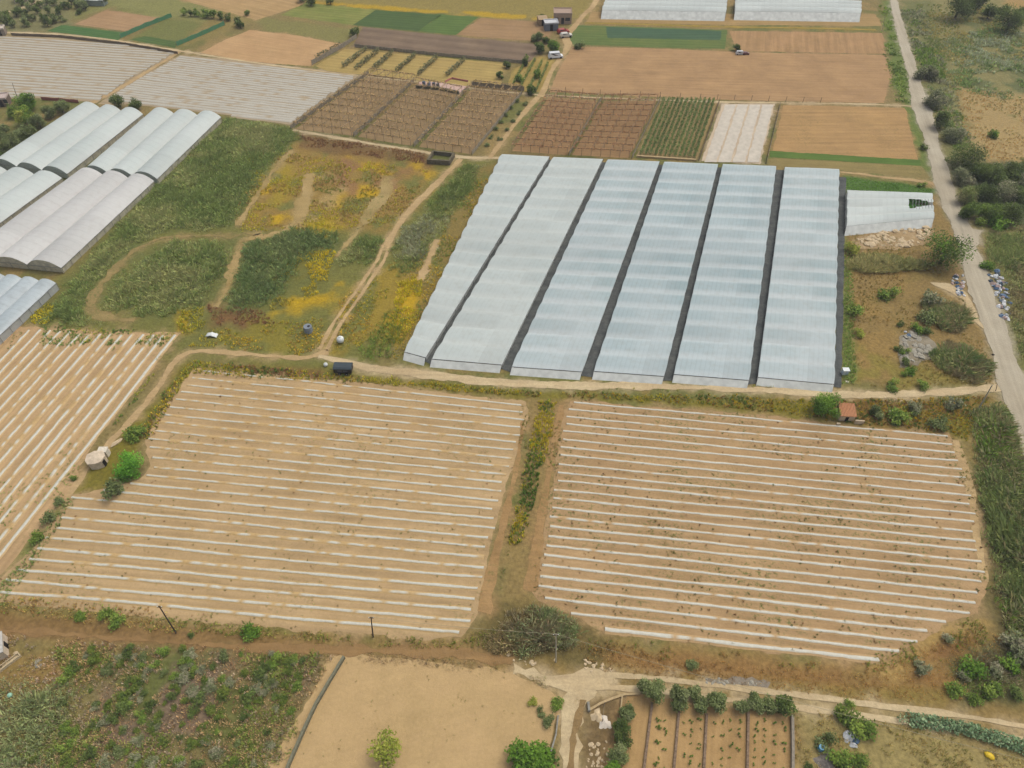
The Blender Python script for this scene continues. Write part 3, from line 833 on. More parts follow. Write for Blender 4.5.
def gap_left(i, n, x, y):
    g = np.full(len(x), .25)
    d = sdist(x, y, G([(150, 370), (360, 380), (300, 440), (140, 470)]))
    g = g + np.where(d > -4, .14, 0)
    if i in (7, 9, 13, 18): g = g + .1
    return g
def gap_right(i, n, x, y):
    return np.full(len(x), .14 + (.09 if i in (2, 14) else 0))
def gap_west(i, n, x, y):
    g = np.full(len(x), .24)
    d = sdist(x, y, G([(60, 350), (150, 350), (110, 430), (20, 520), (-20, 450)]))
    g = g + np.where(d > -2, .12, 0)
    if i == n - 1: g = g - .25
    return g
def gap_far(i, n, x, y):
    return np.full(len(x), .22) 
plastic_rows(FL, [(190, 370), (511, 404)], [(5, 592.5), (463, 633)], 26, 00.27, .16, '%s white strip from the far edge of the left sandy field', 'plastic strips in the left sandy field', gap_left, seed=3)
plastic_rows(FR, [(575, 403), (950, 437)], [(609, 629), (855, 658)], 25, 00.27, .16, '%s white strip from the far edge of the right sandy field', 'plastic strips in the right sandy field', gap_right, seed=23, soil=(188, 154, 104))
plastic_rows(FW, [(31, 329), (0, 362)], [(176, 334), (0, 556)], 15, .36, .18, 'slanting white plastic strip, %s from the left in the west field', 'slanting plastic strips in the west field', gap_west, seed=43)
plastic_rows(farL, [(0, 37.5), (130, 46)], [(0, 96), (90, 101.5)], 23, 0.8, .2, '%s strip from the far edge of the distant left striped field', 'strips in the distant left striped field', gap_far, seed=53, step=1.6, soil=(172, 154, 122), white=(188, 182, 166))
plastic_rows(farR, [(180, 55), (356, 75.5)], [(98, 103), (291, 124.5)], 26, 0.8, .2, '%s strip from the far edge of the striped field beside the vine frames', 'strips in the striped field beside the vine frames', gap_far, seed=63, step=1.6, soil=(172, 154, 122), white=(188, 182, 166))

# ------------------------------------------------------------------ greenhouses
def mat_film(name, c_hi, c_lo, rib=1.0, ribamt=.05, dirt=(150, 140, 115), dirtamt=.2, patch=.5, rough=.6):
    "milky film over hoops: UV x runs along the tunnel in metres, y is the phase across one arch"
    m, nt, b = new_mat(name)
    L = nt.links.new
    tc = nt.nodes.new('ShaderNodeTexCoord')
    sx = nt.nodes.new('ShaderNodeSeparateXYZ'); L(tc.outputs['UV'], sx.inputs[0])
    def math_(op, a, b_=None, clampit=False):
        n = nt.nodes.new('ShaderNodeMath'); n.operation = op; n.use_clamp = clampit
        for k, s in enumerate((a, b_)):
            if s is None: continue
            if isinstance(s, (int, float)): n.inputs[k].default_value = s
            else: L(s, n.inputs[k])
        return n.outputs[0]
    def noise(sc, det, vec=None):
        n = nt.nodes.new('ShaderNodeTexNoise'); n.inputs['Scale'].default_value = sc; n.inputs['Detail'].default_value = det
        L(vec or tc.outputs['Object'], n.inputs['Vector']); return n.outputs[0]
    def rng_(s, a, b_, c_, d_):
        n = nt.nodes.new('ShaderNodeMapRange')
        for k, v in enumerate((a, b_, c_, d_)): n.inputs[k + 1].default_value = v
        L(s, n.inputs[0]); return n.outputs[0]
    def mixc_(f, a, c_):
        n = nt.nodes.new('ShaderNodeMix'); n.data_type = 'RGBA'; L(f, n.inputs[0])
        for s, i in ((a, 6), (c_, 7)):
            if isinstance(s, tuple): n.inputs[i].default_value = s + (1,)
            else: L(s, n.inputs[i])
        return n.outputs[2]
    ph = math_('FRACT', sx.outputs[1])
    # doubled film near the gutters and along the ridge lap
    lap = math_('MAXIMUM', rng_(ph, .12, .3, 1, 0), rng_(ph, .8, .95, 0, 1))
    n_arch = noise(.25, 2)
    f = math_('MULTIPLY', rng_(n_arch, .3, .7, 1 - patch, 1), 1.0)
    wob = math_('ADD', ph, math_('MULTIPLY', noise(.5, 3), .15))
    single = math_('MULTIPLY', math_('SUBTRACT', 1.0, lap, True), f)
    single = math_('MULTIPLY', single, rng_(noise(.05, 2), .3, .65, .35, 1))
    col = mixc_(single, C(*c_hi), C(*c_lo))
    wn_ = nt.nodes.new('ShaderNodeTexWhiteNoise'); wn_.noise_dimensions = '2D'
    cb = nt.nodes.new('ShaderNodeCombineXYZ'); L(math_('FLOOR', sx.outputs[1]), cb.inputs[0]); L(math_('FLOOR', math_('DIVIDE', sx.outputs[0], 9.0)), cb.inputs[1]); L(cb.outputs[0], wn_.inputs['Vector'])
    vs = nt.nodes.new('ShaderNodeVectorMath'); vs.operation = 'SCALE'; L(col, vs.inputs[0]); L(rng_(wn_.outputs[0], 0, 1, .93, 1.07), vs.inputs['Scale']); col = vs.outputs[0]
    rb = math_('FRACT', math_('DIVIDE', sx.outputs[0], rib))
    rb = rng_(rb, 0, .22, 1, 0)
    rb2 = math_('MULTIPLY', math_('MULTIPLY', rb, ribamt), rng_(single, 0, 1, .3, 1))
    col = mixc_(rb2, col, C(110, 120, 122))
    d = math_('MULTIPLY', rng_(noise(.9, 8), .48, .75, 0, 1), dirtamt)
    col = mixc_(d, col, C(*dirt))
    L(col, b.inputs['Base Color'])
    b.inputs['Roughness'].default_value = rough; b.inputs['Specular IOR Level'].default_value = .35
    bp = nt.nodes.new('ShaderNodeBump'); bp.inputs['Strength'].default_value = .25; bp.inputs['Distance'].default_value = .1
    L(noise(1.4, 4), bp.inputs['Height']); L(bp.outputs[0], b.inputs['Normal'])
    tr = nt.nodes.new('ShaderNodeBsdfTranslucent'); tr.inputs[0].default_value = (.8, .82, .8, 1)
    mx = nt.nodes.new('ShaderNodeMixShader'); mx.inputs[0].default_value = .15
    L(b.outputs[0], mx.inputs[1]); L(tr.outputs[0], mx.inputs[2]); L(mx.outputs[0], nt.nodes['Material Output'].inputs[0])
    return m

M_NET = mat_plain('grey_side_net', C(236, 238, 232), .8, .2, var=.08, translucent=.5, scale=1.5)
M_NETD = mat_plain('beige_side_film', C(238, 230, 204), .7, .2, var=.2, scale=1.2, translucent=.45)
M_FRONT = mat_plain('front_film', C(222, 224, 216), .6, .3, var=.14, scale=.8, bump=.3)
M_STEEL = mat_plain('galvanised_steel', C(150, 152, 150), .5, .4, metal=.3, var=.15)
M_VENT = mat_plain('dark_vent_net', C(214, 226, 218), .8, .2, var=.15, translucent=.5)

def greenhouse(name, label, corners, n, axis, gz, rise, mat, wallmat, group=None, seg=8, post_every=2, scallop=.0, roofs_as_one=True, gable=None, holes=None, cat_='greenhouse', sag=0.):
    """corners: photo points of the gutter line FL, FR, BR, BL at height gz.
    axis 'v': arches follow one another in depth, each spanning sideways; axis 'u': tunnels side by side running in depth"""
    q = G(corners, gz)
    o0 = q.mean(0)
    root = thing(name, label, cat_, (o0[0], o0[1], 0), 0, group)
    FLc, FRc, BRc, BLc = q - o0
    def S(u, v): return (FLc * (1 - u) + FRc * u) * (1 - v) + (BLc * (1 - u) + BRc * u) * v
    LU = np.hypot(*(FRc - FLc)); LV = np.hypot(*(BLc - FLc))
    r = np.random.default_rng(int(abs(corners[0][0] * 13)))
    def arch_h(ph): return rise * (1 - abs(2 * ph - 1) ** 2.2)
    def roof(i0, i1, nm):
        V = []; UV = []; na = (i1 - i0) * seg
        nl = max(4, int((LU if axis == 'v' else LV) / 1.5))
        for a in range(na + 1):
            g = i0 + a / seg
            ph = (g - math.floor(g + 1e-9)) if a < na else 1.0
            if a % seg == 0: ph = 0.
            for l in range(nl + 1):
                s = l / nl
                tgt = g / n
                uu, vv = (s, tgt) if axis == 'v' else (tgt, s)
                # film bulges out at the ends of every arch
                if axis == 'v' and scallop:
                    bul = scallop / LU * (math.sin(math.pi * ph) - .3)
                    if l == 0: uu = -bul
                    if l == nl: uu = 1 + bul
                p = S(uu, vv)
                h = arch_h(ph)
                if axis == 'v': h *= (1 - .25 * (abs(2 * s - 1) ** 8))
                V.append((p[0], p[1], gz + h + (r.random() - .5) * .05 - sag * math.sin(s * math.pi) ))
                UV.append(((s * (LU if axis == 'v' else LV)), g))
        F = []
        w = nl + 1
        for a in range(na):
            for l in range(nl):
                if holes and holes(a / seg + i0, (l + .5) / nl): continue
                f = (a * w + l, a * w + l + 1, (a + 1) * w + l + 1, (a + 1) * w + l)
                F.append(f if axis == 'v' else f[::-1])
        ob = mesh_obj(nm, V, F, mat, root, smooth=True)
        uvl = ob.data.uv_layers.new(name='UVMap')
        li = np.empty(len(ob.data.loops), np.int32); ob.data.loops.foreach_get('vertex_index', li)
        uvl.data.foreach_set('uv', np.array(UV, np.float32)[li].ravel())
        return ob
    if roofs_as_one: roof(0, n, 'film_roof')
    else:
        for i in range(n): roof(i, i + 1, 'film_roof')
    # walls
    def wall(p, q_, nm, arch_n=0, mat_=wallmat, splay=(0, 0)):
        p = np.array(p); q_ = np.array(q_)
        m = MB(); k = max(2, arch_n * seg if arch_n else int(np.hypot(*(q_ - p)) / 3))
        V = []
        for i in range(k + 1):
            t = i / k; c = p + (q_ - p) * t
            h = gz - .03
            if arch_n:
                ph = (t * arch_n) % 1.0
                h = gz + arch_h(ph) - .04
            V += [(c[0] + splay[0], c[1] + splay[1], 0), (c[0], c[1], h)]
        m.add(V, [(2 * i, 2 * i + 2, 2 * i + 3, 2 * i + 1) for i in range(k)])
        m.build(nm, mat_, root)
    inn = .006
    if axis == 'v':
        sp = (FLc - BLc) / LV * gz * 1.1
        wall(S(inn * .2, -.0025), S(1 - inn * .2, -.0025), 'end_wall', 0, M_FRONT, tuple(sp)); wall(S(inn, 1 - inn * .3), S(1 - inn, 1 - inn * .3), 'end_wall')
        wall(S(inn, 0), S(inn, 1), 'side_wall', n); wall(S(1 - inn, 0), S(1 - inn, 1), 'side_wall', n)
    else:
        wall(S(0, inn), S(1, inn), 'end_wall', n, gable or wallmat); wall(S(0, 1 - inn), S(1, 1 - inn), 'end_wall', n)
        wall(S(inn, 0), S(inn, 1), 'side_wall'); wall(S(1 - inn, 0), S(1 - inn, 1), 'side_wall')
    # posts and rails of the visible edges
    pm = None
    k = n if axis == 'v' else max(4, int(LV / 3))
    spots = [(-.004, i / k) for i in range(k + 1)] + [(1.004, i / k) for i in range(k + 1)]
    kk = max(3, int(LU / 2.4)) if axis == 'v' else n * 2
    spots += [(i / kk, -.002) for i in range(1, kk)]
    for (u, v) in spots[:98]:
        p = S(u, v)
        if pm is None:
            m = MB(); m.tube([(0, 0, -.05), (0, 0, gz + .02)], .045, 6); o = m.build('post', M_STEEL, root, loc=(p[0], p[1], 0)); pm = o
        else:
            o = pm.copy(); COL.objects.link(o); o.parent = root; o.location = (p[0], p[1], 0)
    m = MB()
    for (a, b) in (((0, 0), (1, 0)), ((0, 0), (0, 1)), ((1, 0), (1, 1))):
        p, q2 = S(*a), S(*b); m.tube([(p[0], p[1], gz - .06), (q2[0], q2[1], gz - .06)], .05, 5)
    m.build('gutter', M_STEEL, root)
    return root, S, o0

film_w = mat_film('film_white', (208, 215, 209), (190, 201, 197), .9, .2, patch=.4)
film_b = mat_film('film_bluish', (204, 213, 212), (166, 186, 187), .9, .36, patch=.35)
film_b2 = mat_film('film_blue_worn', (200, 211, 211), (158, 180, 183), .9, .42, patch=.3)
GZ = 1.05
blk = [
 ((404.6, 351.6), (425.8, 357.4), (549.5, 156.5), (502, 154), film_w, 'leftmost strip of the large white greenhouse block, slanting along the flowery verge'),
 ((432, 358.8), (502, 364.6), (603, 159), (553.7, 157), film_w, 'second strip from the left of the large greenhouse block'),
 ((512, 366.5), (582, 371.5), (659.5, 161.3), (608, 159.3), film_b, 'third strip from the left of the large greenhouse block, bluish film'),
 ((594, 371), (664, 376), (718, 164), (664.5, 161.6), film_b2, 'fourth strip from the left of the large greenhouse block, bluish film'),
 ((674, 374), (749, 380), (776, 166), (723, 164), film_b2, 'fifth strip from the left of the large greenhouse block'),
 ((758, 377), (834, 384), (839, 169), (785, 167), film_b, 'rightmost strip of the large greenhouse block, beside the waste plot'),
]
for (a, b, c, d, mt, lb) in blk:
    greenhouse('greenhouse', lb, [a, b, c, d], 16, 'v', GZ, .34, mt, M_NET, 'strips of the large greenhouse block', scallop=.12)
m_cloth = mat_soil('dark_ground_cloth', (104, 106, 102), (78, 82, 82), 0, 0, 0, scale=.5, fine=.35)
for k in range(5):
    a, b = blk[k], blk[k + 1]
    fr, fl, bl, br = a[1], b[0], b[3], a[2]
    q = lambda p, z=GZ: proj(P(p[0], p[1], z)[:2] + (0,))
    sheet('ground_cloth', [q((fr[0] - 5, fr[1])), (q(fr)[0] + 0, q(fr)[1] + 1), (q(fl)[0], q(fl)[1] + 3), q((fl[0] + 5, fl[1])), q((bl[0] + 3, bl[1])), q((br[0] - 3, br[1]))], m_cloth, .09, .15)
sheet('ground_cloth', [(834, 387), (841, 388), (845, 230), (846, 178), (839, 177)], m_cloth, .09, .15)

film_l = mat_film('film_tunnel_white', (214, 220, 214), (200, 210, 205), 2., .2, patch=.5, dirt=(170, 165, 150), dirtamt=.12)
film_lp = mat_film('film_tunnel_pinkish', (218, 217, 212), (208, 208, 203), 2., .2, patch=.5, dirt=(176, 164, 156), dirtamt=.25)
film_lg = mat_film('film_tunnel_grey', (202, 211, 213), (176, 190, 194), 1.2, .3, patch=.3, dirt=(128, 134, 134), dirtamt=.35)
greenhouse('greenhouse', 'back left triple tunnel greenhouse beside the row of olive trees', [(-8, 163), (67, 174), (143, 114), (80, 106)], 3, 'u', 1.5, 1.7, film_l, M_NETD, 'tunnel greenhouses on the left', seg=12, roofs_as_one=False, gable=M_VENT)
greenhouse('greenhouse', 'back right triple tunnel greenhouse next to the tall green reeds', [(84, 170), (157, 179), (221, 117), (151, 112)], 3, 'u', 1.5, 1.7, film_l, M_NETD, 'tunnel greenhouses on the left', seg=12, roofs_as_one=False, gable=M_VENT)
greenhouse('greenhouse', 'front triple tunnel greenhouse with pinkish film nearest the reed path', [(-40, 258), (61, 268), (154, 181), (78, 172)], 3, 'u', 1.5, 1.7, film_lp, M_NETD, 'tunnel greenhouses on the left', seg=12, roofs_as_one=False)
greenhouse('greenhouse', 'narrow visible end of a tunnel greenhouse cut by the left picture edge', [(-150, 248), (-47, 257), (62, 178), (-18, 168)], 3, 'u', 1.5, 1.7, film_l, M_NETD, 'tunnel greenhouses on the left', seg=12, roofs_as_one=False)
greenhouse('greenhouse', 'low greyish greenhouse of four narrow tunnels above the slanting rows', [(-112, 338), (-12, 346), (56, 283), (-28, 272)], 5, 'u', 1.8, .9, film_lg, M_NET, 'tunnel greenhouses on the left', seg=10, roofs_as_one=False)
greenhouse('greenhouse', 'far white greenhouse at the top edge, left of the pair', [(602, 10), (726, 12), (727, 0), (606, -2)], 3, 'v', 2.2, .8, film_l, M_NET, 'far white greenhouses at the top edge', scallop=.1)
greenhouse('greenhouse', 'far white greenhouse at the top edge, right of the pair', [(735, 11), (861, 13), (861, 1), (735, -1)], 3, 'v', 2.2, .8, film_l, M_NET, 'far white greenhouses at the top edge', scallop=.1)
def torn(g, s):
    # tear near the right end, wedge shaped
    w = (s - .70) / .30
    return 0 <= w <= 1 and abs(g - 2.1) < .75 * (1 - w) + .1
small, S7, o7 = greenhouse('greenhouse', 'small low white greenhouse with a torn roof beside the road', [(846.5, 226), (934, 218), (932, 193), (847, 190)], 4, 'v', 1.6, .5, film_l, M_NET, seg=10, holes=torn)
m = MB()
for k in range(7):
    s = .76 + k * .036
    m.tube([tuple(S7(s, (1.3 + j * .15) / 4)) + (1.6 + .5 * (1 - abs(2 * ((1.3 + j * .15) % 1) - 1) ** 2.2),) for j in range(11)], .05, 5)
m.build('hoop', M_STEEL, small)
c7 = [proj((S7(u, v)[0] + o7[0], S7(u, v)[1] + o7[1], 0)) for u, v in ((.02, .03), (.98, .03), (.98, .97), (.02, .97))]
scatter('crop_plants', [c7], 6, .5, .3, 5, [(110, 170, 76), (96, 150, 66)], w=.25, seed=77, edge=0, keepclear=False, label='green crop seen through the torn greenhouse roof', catg='crop')

# ------------------------------------------------------------------ frames of the bare vineyards
M_POST = mat_plain('weathered_post', C(138, 126, 108), .9, .1, var=.3)
M_WOOD = mat_plain('dark_post', C(84, 76, 66), .9, .1, var=.3)
M_WIND = mat_plain('brown_windbreak_net', C(160, 150, 130), .9, .1, var=.25, scale=2)
M_WALL = mat_plain('grey_block_wall', C(150, 146, 134), .9, .15, var=.25, scale=1.5, bump=.4)
POST_ME = {}
def post(parent, x, y, h, r=.06, mat=None, name='post'):
    mat = mat or M_POST
    key = (round(h, 1), r, mat.name)
    if key not in POST_ME:
        m = MB(); m.tube([(0, 0, -.1), (0, 0, h)], [r, r * .85], 5)
        o = m.build(name, mat); POST_ME[key] = o.data
    else:
        o = bpy.data.objects.new(name, POST_ME[key]); COL.objects.link(o)
    o.parent = parent; o.location = (x, y, 0)
    return o

def vine_frame(label, corners, nu, nv, h=2.1, pal=[(142, 116, 80), (156, 128, 88), (126, 112, 72)], dens=2.0, soil=((172, 138, 96), (156, 124, 86))):
    q = G(corners)
    dr = math.atan2(*(q[1] - q[0])[::-1])
    sheet('field', corners, mat_soil('vine_soil_%d' % int(corners[0][0]), soil[0], soil[1], dr, LVp(q, nv), .05, weed=.15), .02, .3)
    o0 = q.mean(0)
    root = thing('vineyard', label, 'vineyard', (o0[0], o0[1], 0), 0, 'overhead vine frames')
    a, b, c, d = q - o0
    S = lambda u, v: (a * (1 - u) + b * u) * (1 - v) + (d * (1 - u) + c * u) * v
    k = 0
    for i in range(nu + 1):
        for j in range(nv + 1):
            if k >= 99: break
            p = S(i / nu, j / nv); post(root, p[0], p[1], h, .05); k += 1
    m = MB()
    for i in range(nu + 1):
        p, r_ = S(i / nu, 0), S(i / nu, 1); m.tube([(p[0], p[1], h), (r_[0], r_[1], h)], .06, 4)
    for j in range(nv + 1):
        p, r_ = S(0, j / nv), S(1, j / nv); m.tube([(p[0], p[1], h), (r_[0], r_[1], h)], .07, 4)
    m.build('wire_grid', M_POST, root)
    # vines trained along the wires, just budding
    X = []; Y = []; Z = []
    r = np.random.default_rng(int(corners[0][0]))
    for i in range(nu + 1):
        p, e = S(i / nu, 0), S(i / nu, 1); L = np.hypot(*(e - p)); t = r.random(int(L * dens * 3))
        X.append(p[0] + (e - p)[0] * t + r.normal(size=len(t)) * .13); Y.append(p[1] + (e - p)[1] * t + r.normal(size=len(t)) * .13)
    for j in range(nv + 1):
        p, e = S(0, j / nv), S(1, j / nv); L = np.hypot(*(e - p)); t = r.random(int(L * dens * 9))
        X.append(p[0] + (e - p)[0] * t + r.normal(size=len(t)) * .2); Y.append(p[1] + (e - p)[1] * t + r.normal(size=len(t)) * .2)
    X = np.concatenate(X); Y = np.concatenate(Y); Z = h + r.normal(size=len(X)) * .15
    V, F, Cc = leaves(X, Y, Z, .36, pal, 4)
    mesh_obj('vines', V, F, M_LEAF, root, col=Cc)
    return root
def LVp(q, nv): return np.hypot(*(q[3] - q[0])) / nv
B1 = ((164, 138, 100), (148, 124, 88))
vine_frame('bare brown vine frame, leftmost of the row behind the flowery waste ground', [(295, 129), (352, 136), (415, 81), (371, 75)], 6, 9, soil=B1)
vine_frame('bare brown vine frame, middle one with the open cistern below it', [(358, 137), (411, 146), (462, 93), (416, 84)], 6, 9, soil=B1)
vine_frame('bare brown vine frame right of the fence with the pinkish yard', [(419, 147), (470, 154), (521, 92), (474, 87)], 6, 10, soil=B1)
vine_frame('bare vine frame right of the dirt track, behind the first greenhouse strips', [(512, 151), (567, 155), (598, 101), (549, 97)], 6, 10, pal=[(132, 98, 68), (146, 112, 78)])
vine_frame('bare vine frame between two others, left of the green vine plot', [(572, 155), (629, 158), (657, 101), (604, 101)], 6, 10, pal=[(132, 98, 68), (146, 112, 78)])

# green vine rows: each row a thing
def vine_row(name, p, q, label, pal, group, h=1.2, w=.5, dens=26, leaf=.36, cat_='vine row'):
    a, b = G([p, q]); L = np.hypot(*(b - a))
    r = np.random.default_rng(int(p[0] * 31 + p[1]))
    n = int(L * dens); t = r.random(n); keep = vnoise(t * L * .5, np.full(n, p[0]), 3) > -1; t = t[keep]; n = len(t)
    d = (b - a) / L; nn = np.array([-d[1], d[0]])
    o = r.normal(size=n) * w * .4
    V, F, Cc = leaves((b - a)[0] * t + nn[0] * o, (b - a)[1] * t + nn[1] * o, h * r.random(n) ** .6, leaf, pal, 9)
    ob = mesh_obj(name, V, F, M_LEAF, col=Cc, loc=(a[0], a[1], 0))
    return tag(ob, label, cat_, group)
for i in range(12):
    t = (i + .5) / 12
    vine_row('vine_row', (638 + 58 * t, 155.5 + 3.5 * t), (662 + 54 * t, 100 + 1 * t), 'green vine row, %s from the left in the green vine plot' % ordinal(i + 1), [(84, 102, 56), (72, 92, 50), (104, 112, 66)], 'green vine rows', dens=44, leaf=.34, w=.55)
for i, (p, q) in enumerate([((316, 60), (341, 47)), ((343, 68), (367, 50)), ((356, 70), (379, 52)), ((373, 71), (393, 53.5)), ((396, 73), (416, 56)), ((418, 76), (438, 58)), ((446, 77), (465, 61))]):
    vine_row('hedge_row', p, q, 'thin dark hedge between dry plots, %s from the left' % ordinal(i + 1), [(96, 98, 66), (110, 104, 72), (82, 86, 58)], 'hedges between the dry plots', h=1.6, w=.8, dens=30, leaf=.5, cat_='hedge')
for i, (p, q) in enumerate([((513, 85), (528, 58)), ((521, 87), (535, 60)), ((530, 88), (542, 62)), ((537, 89), (548, 64))]):
    vine_row('vine_row', p, q, 'patchy orchard row, %s from the left beside the farm track' % ordinal(i + 1), [(98, 112, 56), (120, 122, 70)], 'patchy orchard rows', h=.9, w=.4, dens=40, leaf=.4)

def fence(label, pts, h=1.2, every=2.2, mat=None, group=None, name='fence', net=True, pr=.06, catg='fence', postmat=None):
    g = G(pts); root = thing(name, label, catg, (g[0][0], g[0][1], 0), 0, group)
    g = g - g[0]; n = 0
    m = MB()
    for i in range(len(g) - 1):
        a, b = g[i], g[i + 1]; L = np.hypot(*(b - a)); k = max(1, int(L / every))
        d = (b - a) / L; nn = np.array([-d[1], d[0]]) * .03
        for j in range(k + (i == len(g) - 2)):
            if n < 99: p = a + (b - a) * j / k; post(root, p[0], p[1], h * 1.12, pr, postmat); n += 1
        if net:
            kk = max(2, int(L / 1.2)); V = []
            for s in (1, -1):
                for j in range(kk + 1):
                    p = a + (b - a) * j / kk + nn * s
                    V += [(p[0], p[1], .03), (p[0], p[1], h * (.92 + .08 * math.sin(j * 1.7 + i)))]
            o = (kk + 1) * 2
            F = [(2 * j, 2 * j + 2, 2 * j + 3, 2 * j + 1) for j in range(kk)] + [(o + 2 * j, o + 2 * j + 1, o + 2 * j + 3, o + 2 * j + 2) for j in range(kk)] + [(2 * j + 1, 2 * j + 3, o + 2 * j + 3, o + 2 * j + 1) for j in range(kk)]
            m.add(V, F)
        else:
            for z in (.4, .8, 1.2):
                if z < h: m.tube([(a[0], a[1], z), (b[0], b[1], z)], .012, 4)
    m.build('net' if net else 'wire', mat or M_WIND, root)
    return root
fence('brown windbreak fence left of the leftmost vine frame', [(291, 129), (369, 74)])
fence('brown windbreak fence between the leftmost and middle vine frames', [(354, 137), (414, 82)], h=1.4)
fence('brown windbreak fence between the middle vine frame and its right neighbour', [(414, 147), (468, 89)], h=1.4)
fence('dark fence along the top of the right brown vine frame', [(471, 86), (524, 91)], h=1.5)
fence('thin fence right of the third brown vine frame', [(472, 155), (522, 94)], h=1.2)
fence('low net fence between the two vine frames behind the greenhouses', [(569, 156), (601, 100)], h=1.3)
fence('low net fence left of the green vine plot', [(632, 159), (660, 100)], h=1.2)
fence('dark fence between the green vine plot and the pale plot', [(699, 161), (719, 103)], h=1.5, mat=mat_plain('dark_net', C(112, 98, 78), .9, .1))
fence('reddish fence between the pale plot and the ploughed plot', [(766, 164), (780, 105)], h=1.0)
fence('wire fence of thin dark posts above the vine frames', [(548, 91), (600, 95), (700, 99), (820, 103)], h=1.5, every=5, net=False, postmat=M_WOOD)
fence('fence of brown net left of the dry hedge plots', [(312, 65), (344, 47), (357, 38)], h=1.5)
M_GNET = mat_plain('green_shade_net', C(96, 150, 110), .8, .1, var=.15)
fence('green shade net fence beside the brown far plot, left of the two', [(121, 38), (146, 27), (172, 17)], h=1.4, mat=M_GNET, group='green net fences')
fence('green shade net fence nearer the tan field, right of the two', [(177, 46), (203, 35), (225, 25)], h=1.4, mat=M_GNET, group='green net fences')
fence('low grey fence along the far edge of the striped fields', [(12, 35.5), (60, 37.5), (126, 45), (178, 54)], h=.9, mat=mat_plain('low_grey_net', C(130, 116, 98), .9, .1))
fence('long dark fence beside the ploughed strip at the top', [(355, 47), (440, 56), (528, 64)], h=1.1)
fence('wire fence of thin posts on the left edge of the vine plots at the bottom', [(604, 706), (602, 722)], h=1.2, every=2, net=False)

def wall(label, pts, h=.5, w=.25, mat=None, name='low_wall'):
    g = G(pts); V = []; n = len(g)
    o = g[0].copy(); g = g - o
    # densify
    D = []
    for i in range(n - 1):
        k = max(1, int(np.hypot(*(g[i + 1] - g[i])) / 1.0))
        for j in range(k): D.append(g[i] + (g[i + 1] - g[i]) * j / k)
    D.append(g[-1]); D = np.array(D)
    d = np.gradient(D, axis=0); d /= np.linalg.norm(d, axis=1)[:, None]; nn = np.stack([-d[:, 1], d[:, 0]], 1) * w / 2
    for i in range(len(D)):
        a = D[i] + nn[i]; b = D[i] - nn[i]; hh = h * (1 + .1 * math.sin(i * 2.3) * random.random())
        V += [(a[0], a[1], 0), (a[0], a[1], hh), (b[0], b[1], hh), (b[0], b[1], 0)]
    F = []
    for i in range(len(D) - 1):
        for k in range(3): F.append((i * 4 + k, i * 4 + k + 1, i * 4 + k + 5, i * 4 + k + 4))
    F += [(3, 2, 1, 0), tuple(len(D) * 4 - 4 + k for k in range(4))]
    ob = mesh_obj(name, V, F, mat or M_WALL, loc=(o[0], o[1], 0))
    return tag(ob, label, 'wall')
M_WALLG = mat_plain('mossy_concrete_wall', C(124, 122, 100), .9, .1, var=.2, bump=.4)
M_STONE = mat_plain('dry_stone', C(132, 112, 92), .95, .1, var=.4, scale=3, bump=.8)
wall('straight grey-green concrete wall running down the left side of the bare sandy plot', [(344.5, 658), (330, 682), (316, 706), (304, 732), (290, 764), (276, 800)], .75, .35, M_WALLG)
wall('curved low pale wall round the corner of the vine plots', [(590, 710), (600, 704), (612, 699), (624, 695), (640, 694)], .3, .3, mat_plain('pale_kerb', C(190, 166, 124), .9, .1))
wall('short grey wall end at the corner beside the dirt junction', [(588, 703), (589, 712)], .6, .3, M_WALL)
wall('thin pale wall between the white rubble and the first olive tree', [(622, 697), (619, 724)], .35, .2, mat_plain('pale_kerb', C(190, 166, 124), .9, .1))
wall('thin pale wall on the right edge of the bare sandy plot', [(558, 716), (556, 735), (551, 752)], .4, .2, M_WALL)
for p, q, lb in [((652, 703), (640, 800), 'leftmost'), ((679, 708), (671, 800), 'second'), ((706.5, 714), (702, 800), 'third'), ((748, 712), (746.5, 800), 'fourth')]:
    wall('dark dry-stone divider between vine plots, %s from the left' % lb if lb != 'leftmost' else 'dark dry-stone divider, leftmost between the vine plots', [p, ((p[0] + q[0]) / 2, (p[1] + q[1]) / 2), q], .35, .32, M_STONE)
wall('greyish wall closing the vine plots on the right', [(791.5, 716), (792, 745), (792, 800)], .6, .35, mat_plain('grey_plot_wall', C(150, 140, 124), .9, .1, var=.2))
wall('pale kerb at the front of the green vine plot', [(637, 157), (696, 161)], .5, .5, mat_plain('pale_kerb', C(190, 166, 124), .9, .1))
wall('low dark retaining wall at the far end of the middle vine frame', [(416, 88), (440, 90), (459, 94)], .9, .4, M_WALLG)

# ------------------------------------------------------------------ trees and shrubs
T = tree
T('olive_tree', 651, 691, 23, 'grey-green olive tree at the track corner, first of the row above the vine plots', PAL_OLIVE)
T('olive_tree', 676, 697, 25, 'wide olive tree, second from the left in the row above the vine plots', PAL_OLIVE)
T('olive_tree', 694, 693, 15, 'small olive tree, third from the left in the row above the vine plots', PAL_OLIVE)
T('olive_tree', 702, 705, 16, 'olive tree slightly in front of the row, over the third stone divider', PAL_OLIVE)
T('olive_tree', 716, 703, 20, 'rounded olive tree in the middle of the row above the vine plots', PAL_OLIVE)
T('olive_tree', 741, 707, 15, 'small pale olive tree left of the fourth stone divider', PAL_OLIVE)
T('olive_tree', 757, 703, 18, 'olive tree right of the fourth stone divider', PAL_OLIVE)
T('olive_tree', 770, 706, 16, 'olive tree next to last in the row above the vine plots', PAL_OLIVE)
T('olive_tree', 784, 708, 20, 'rightmost olive tree in the row, at the head of the grey plot wall', PAL_DARK)
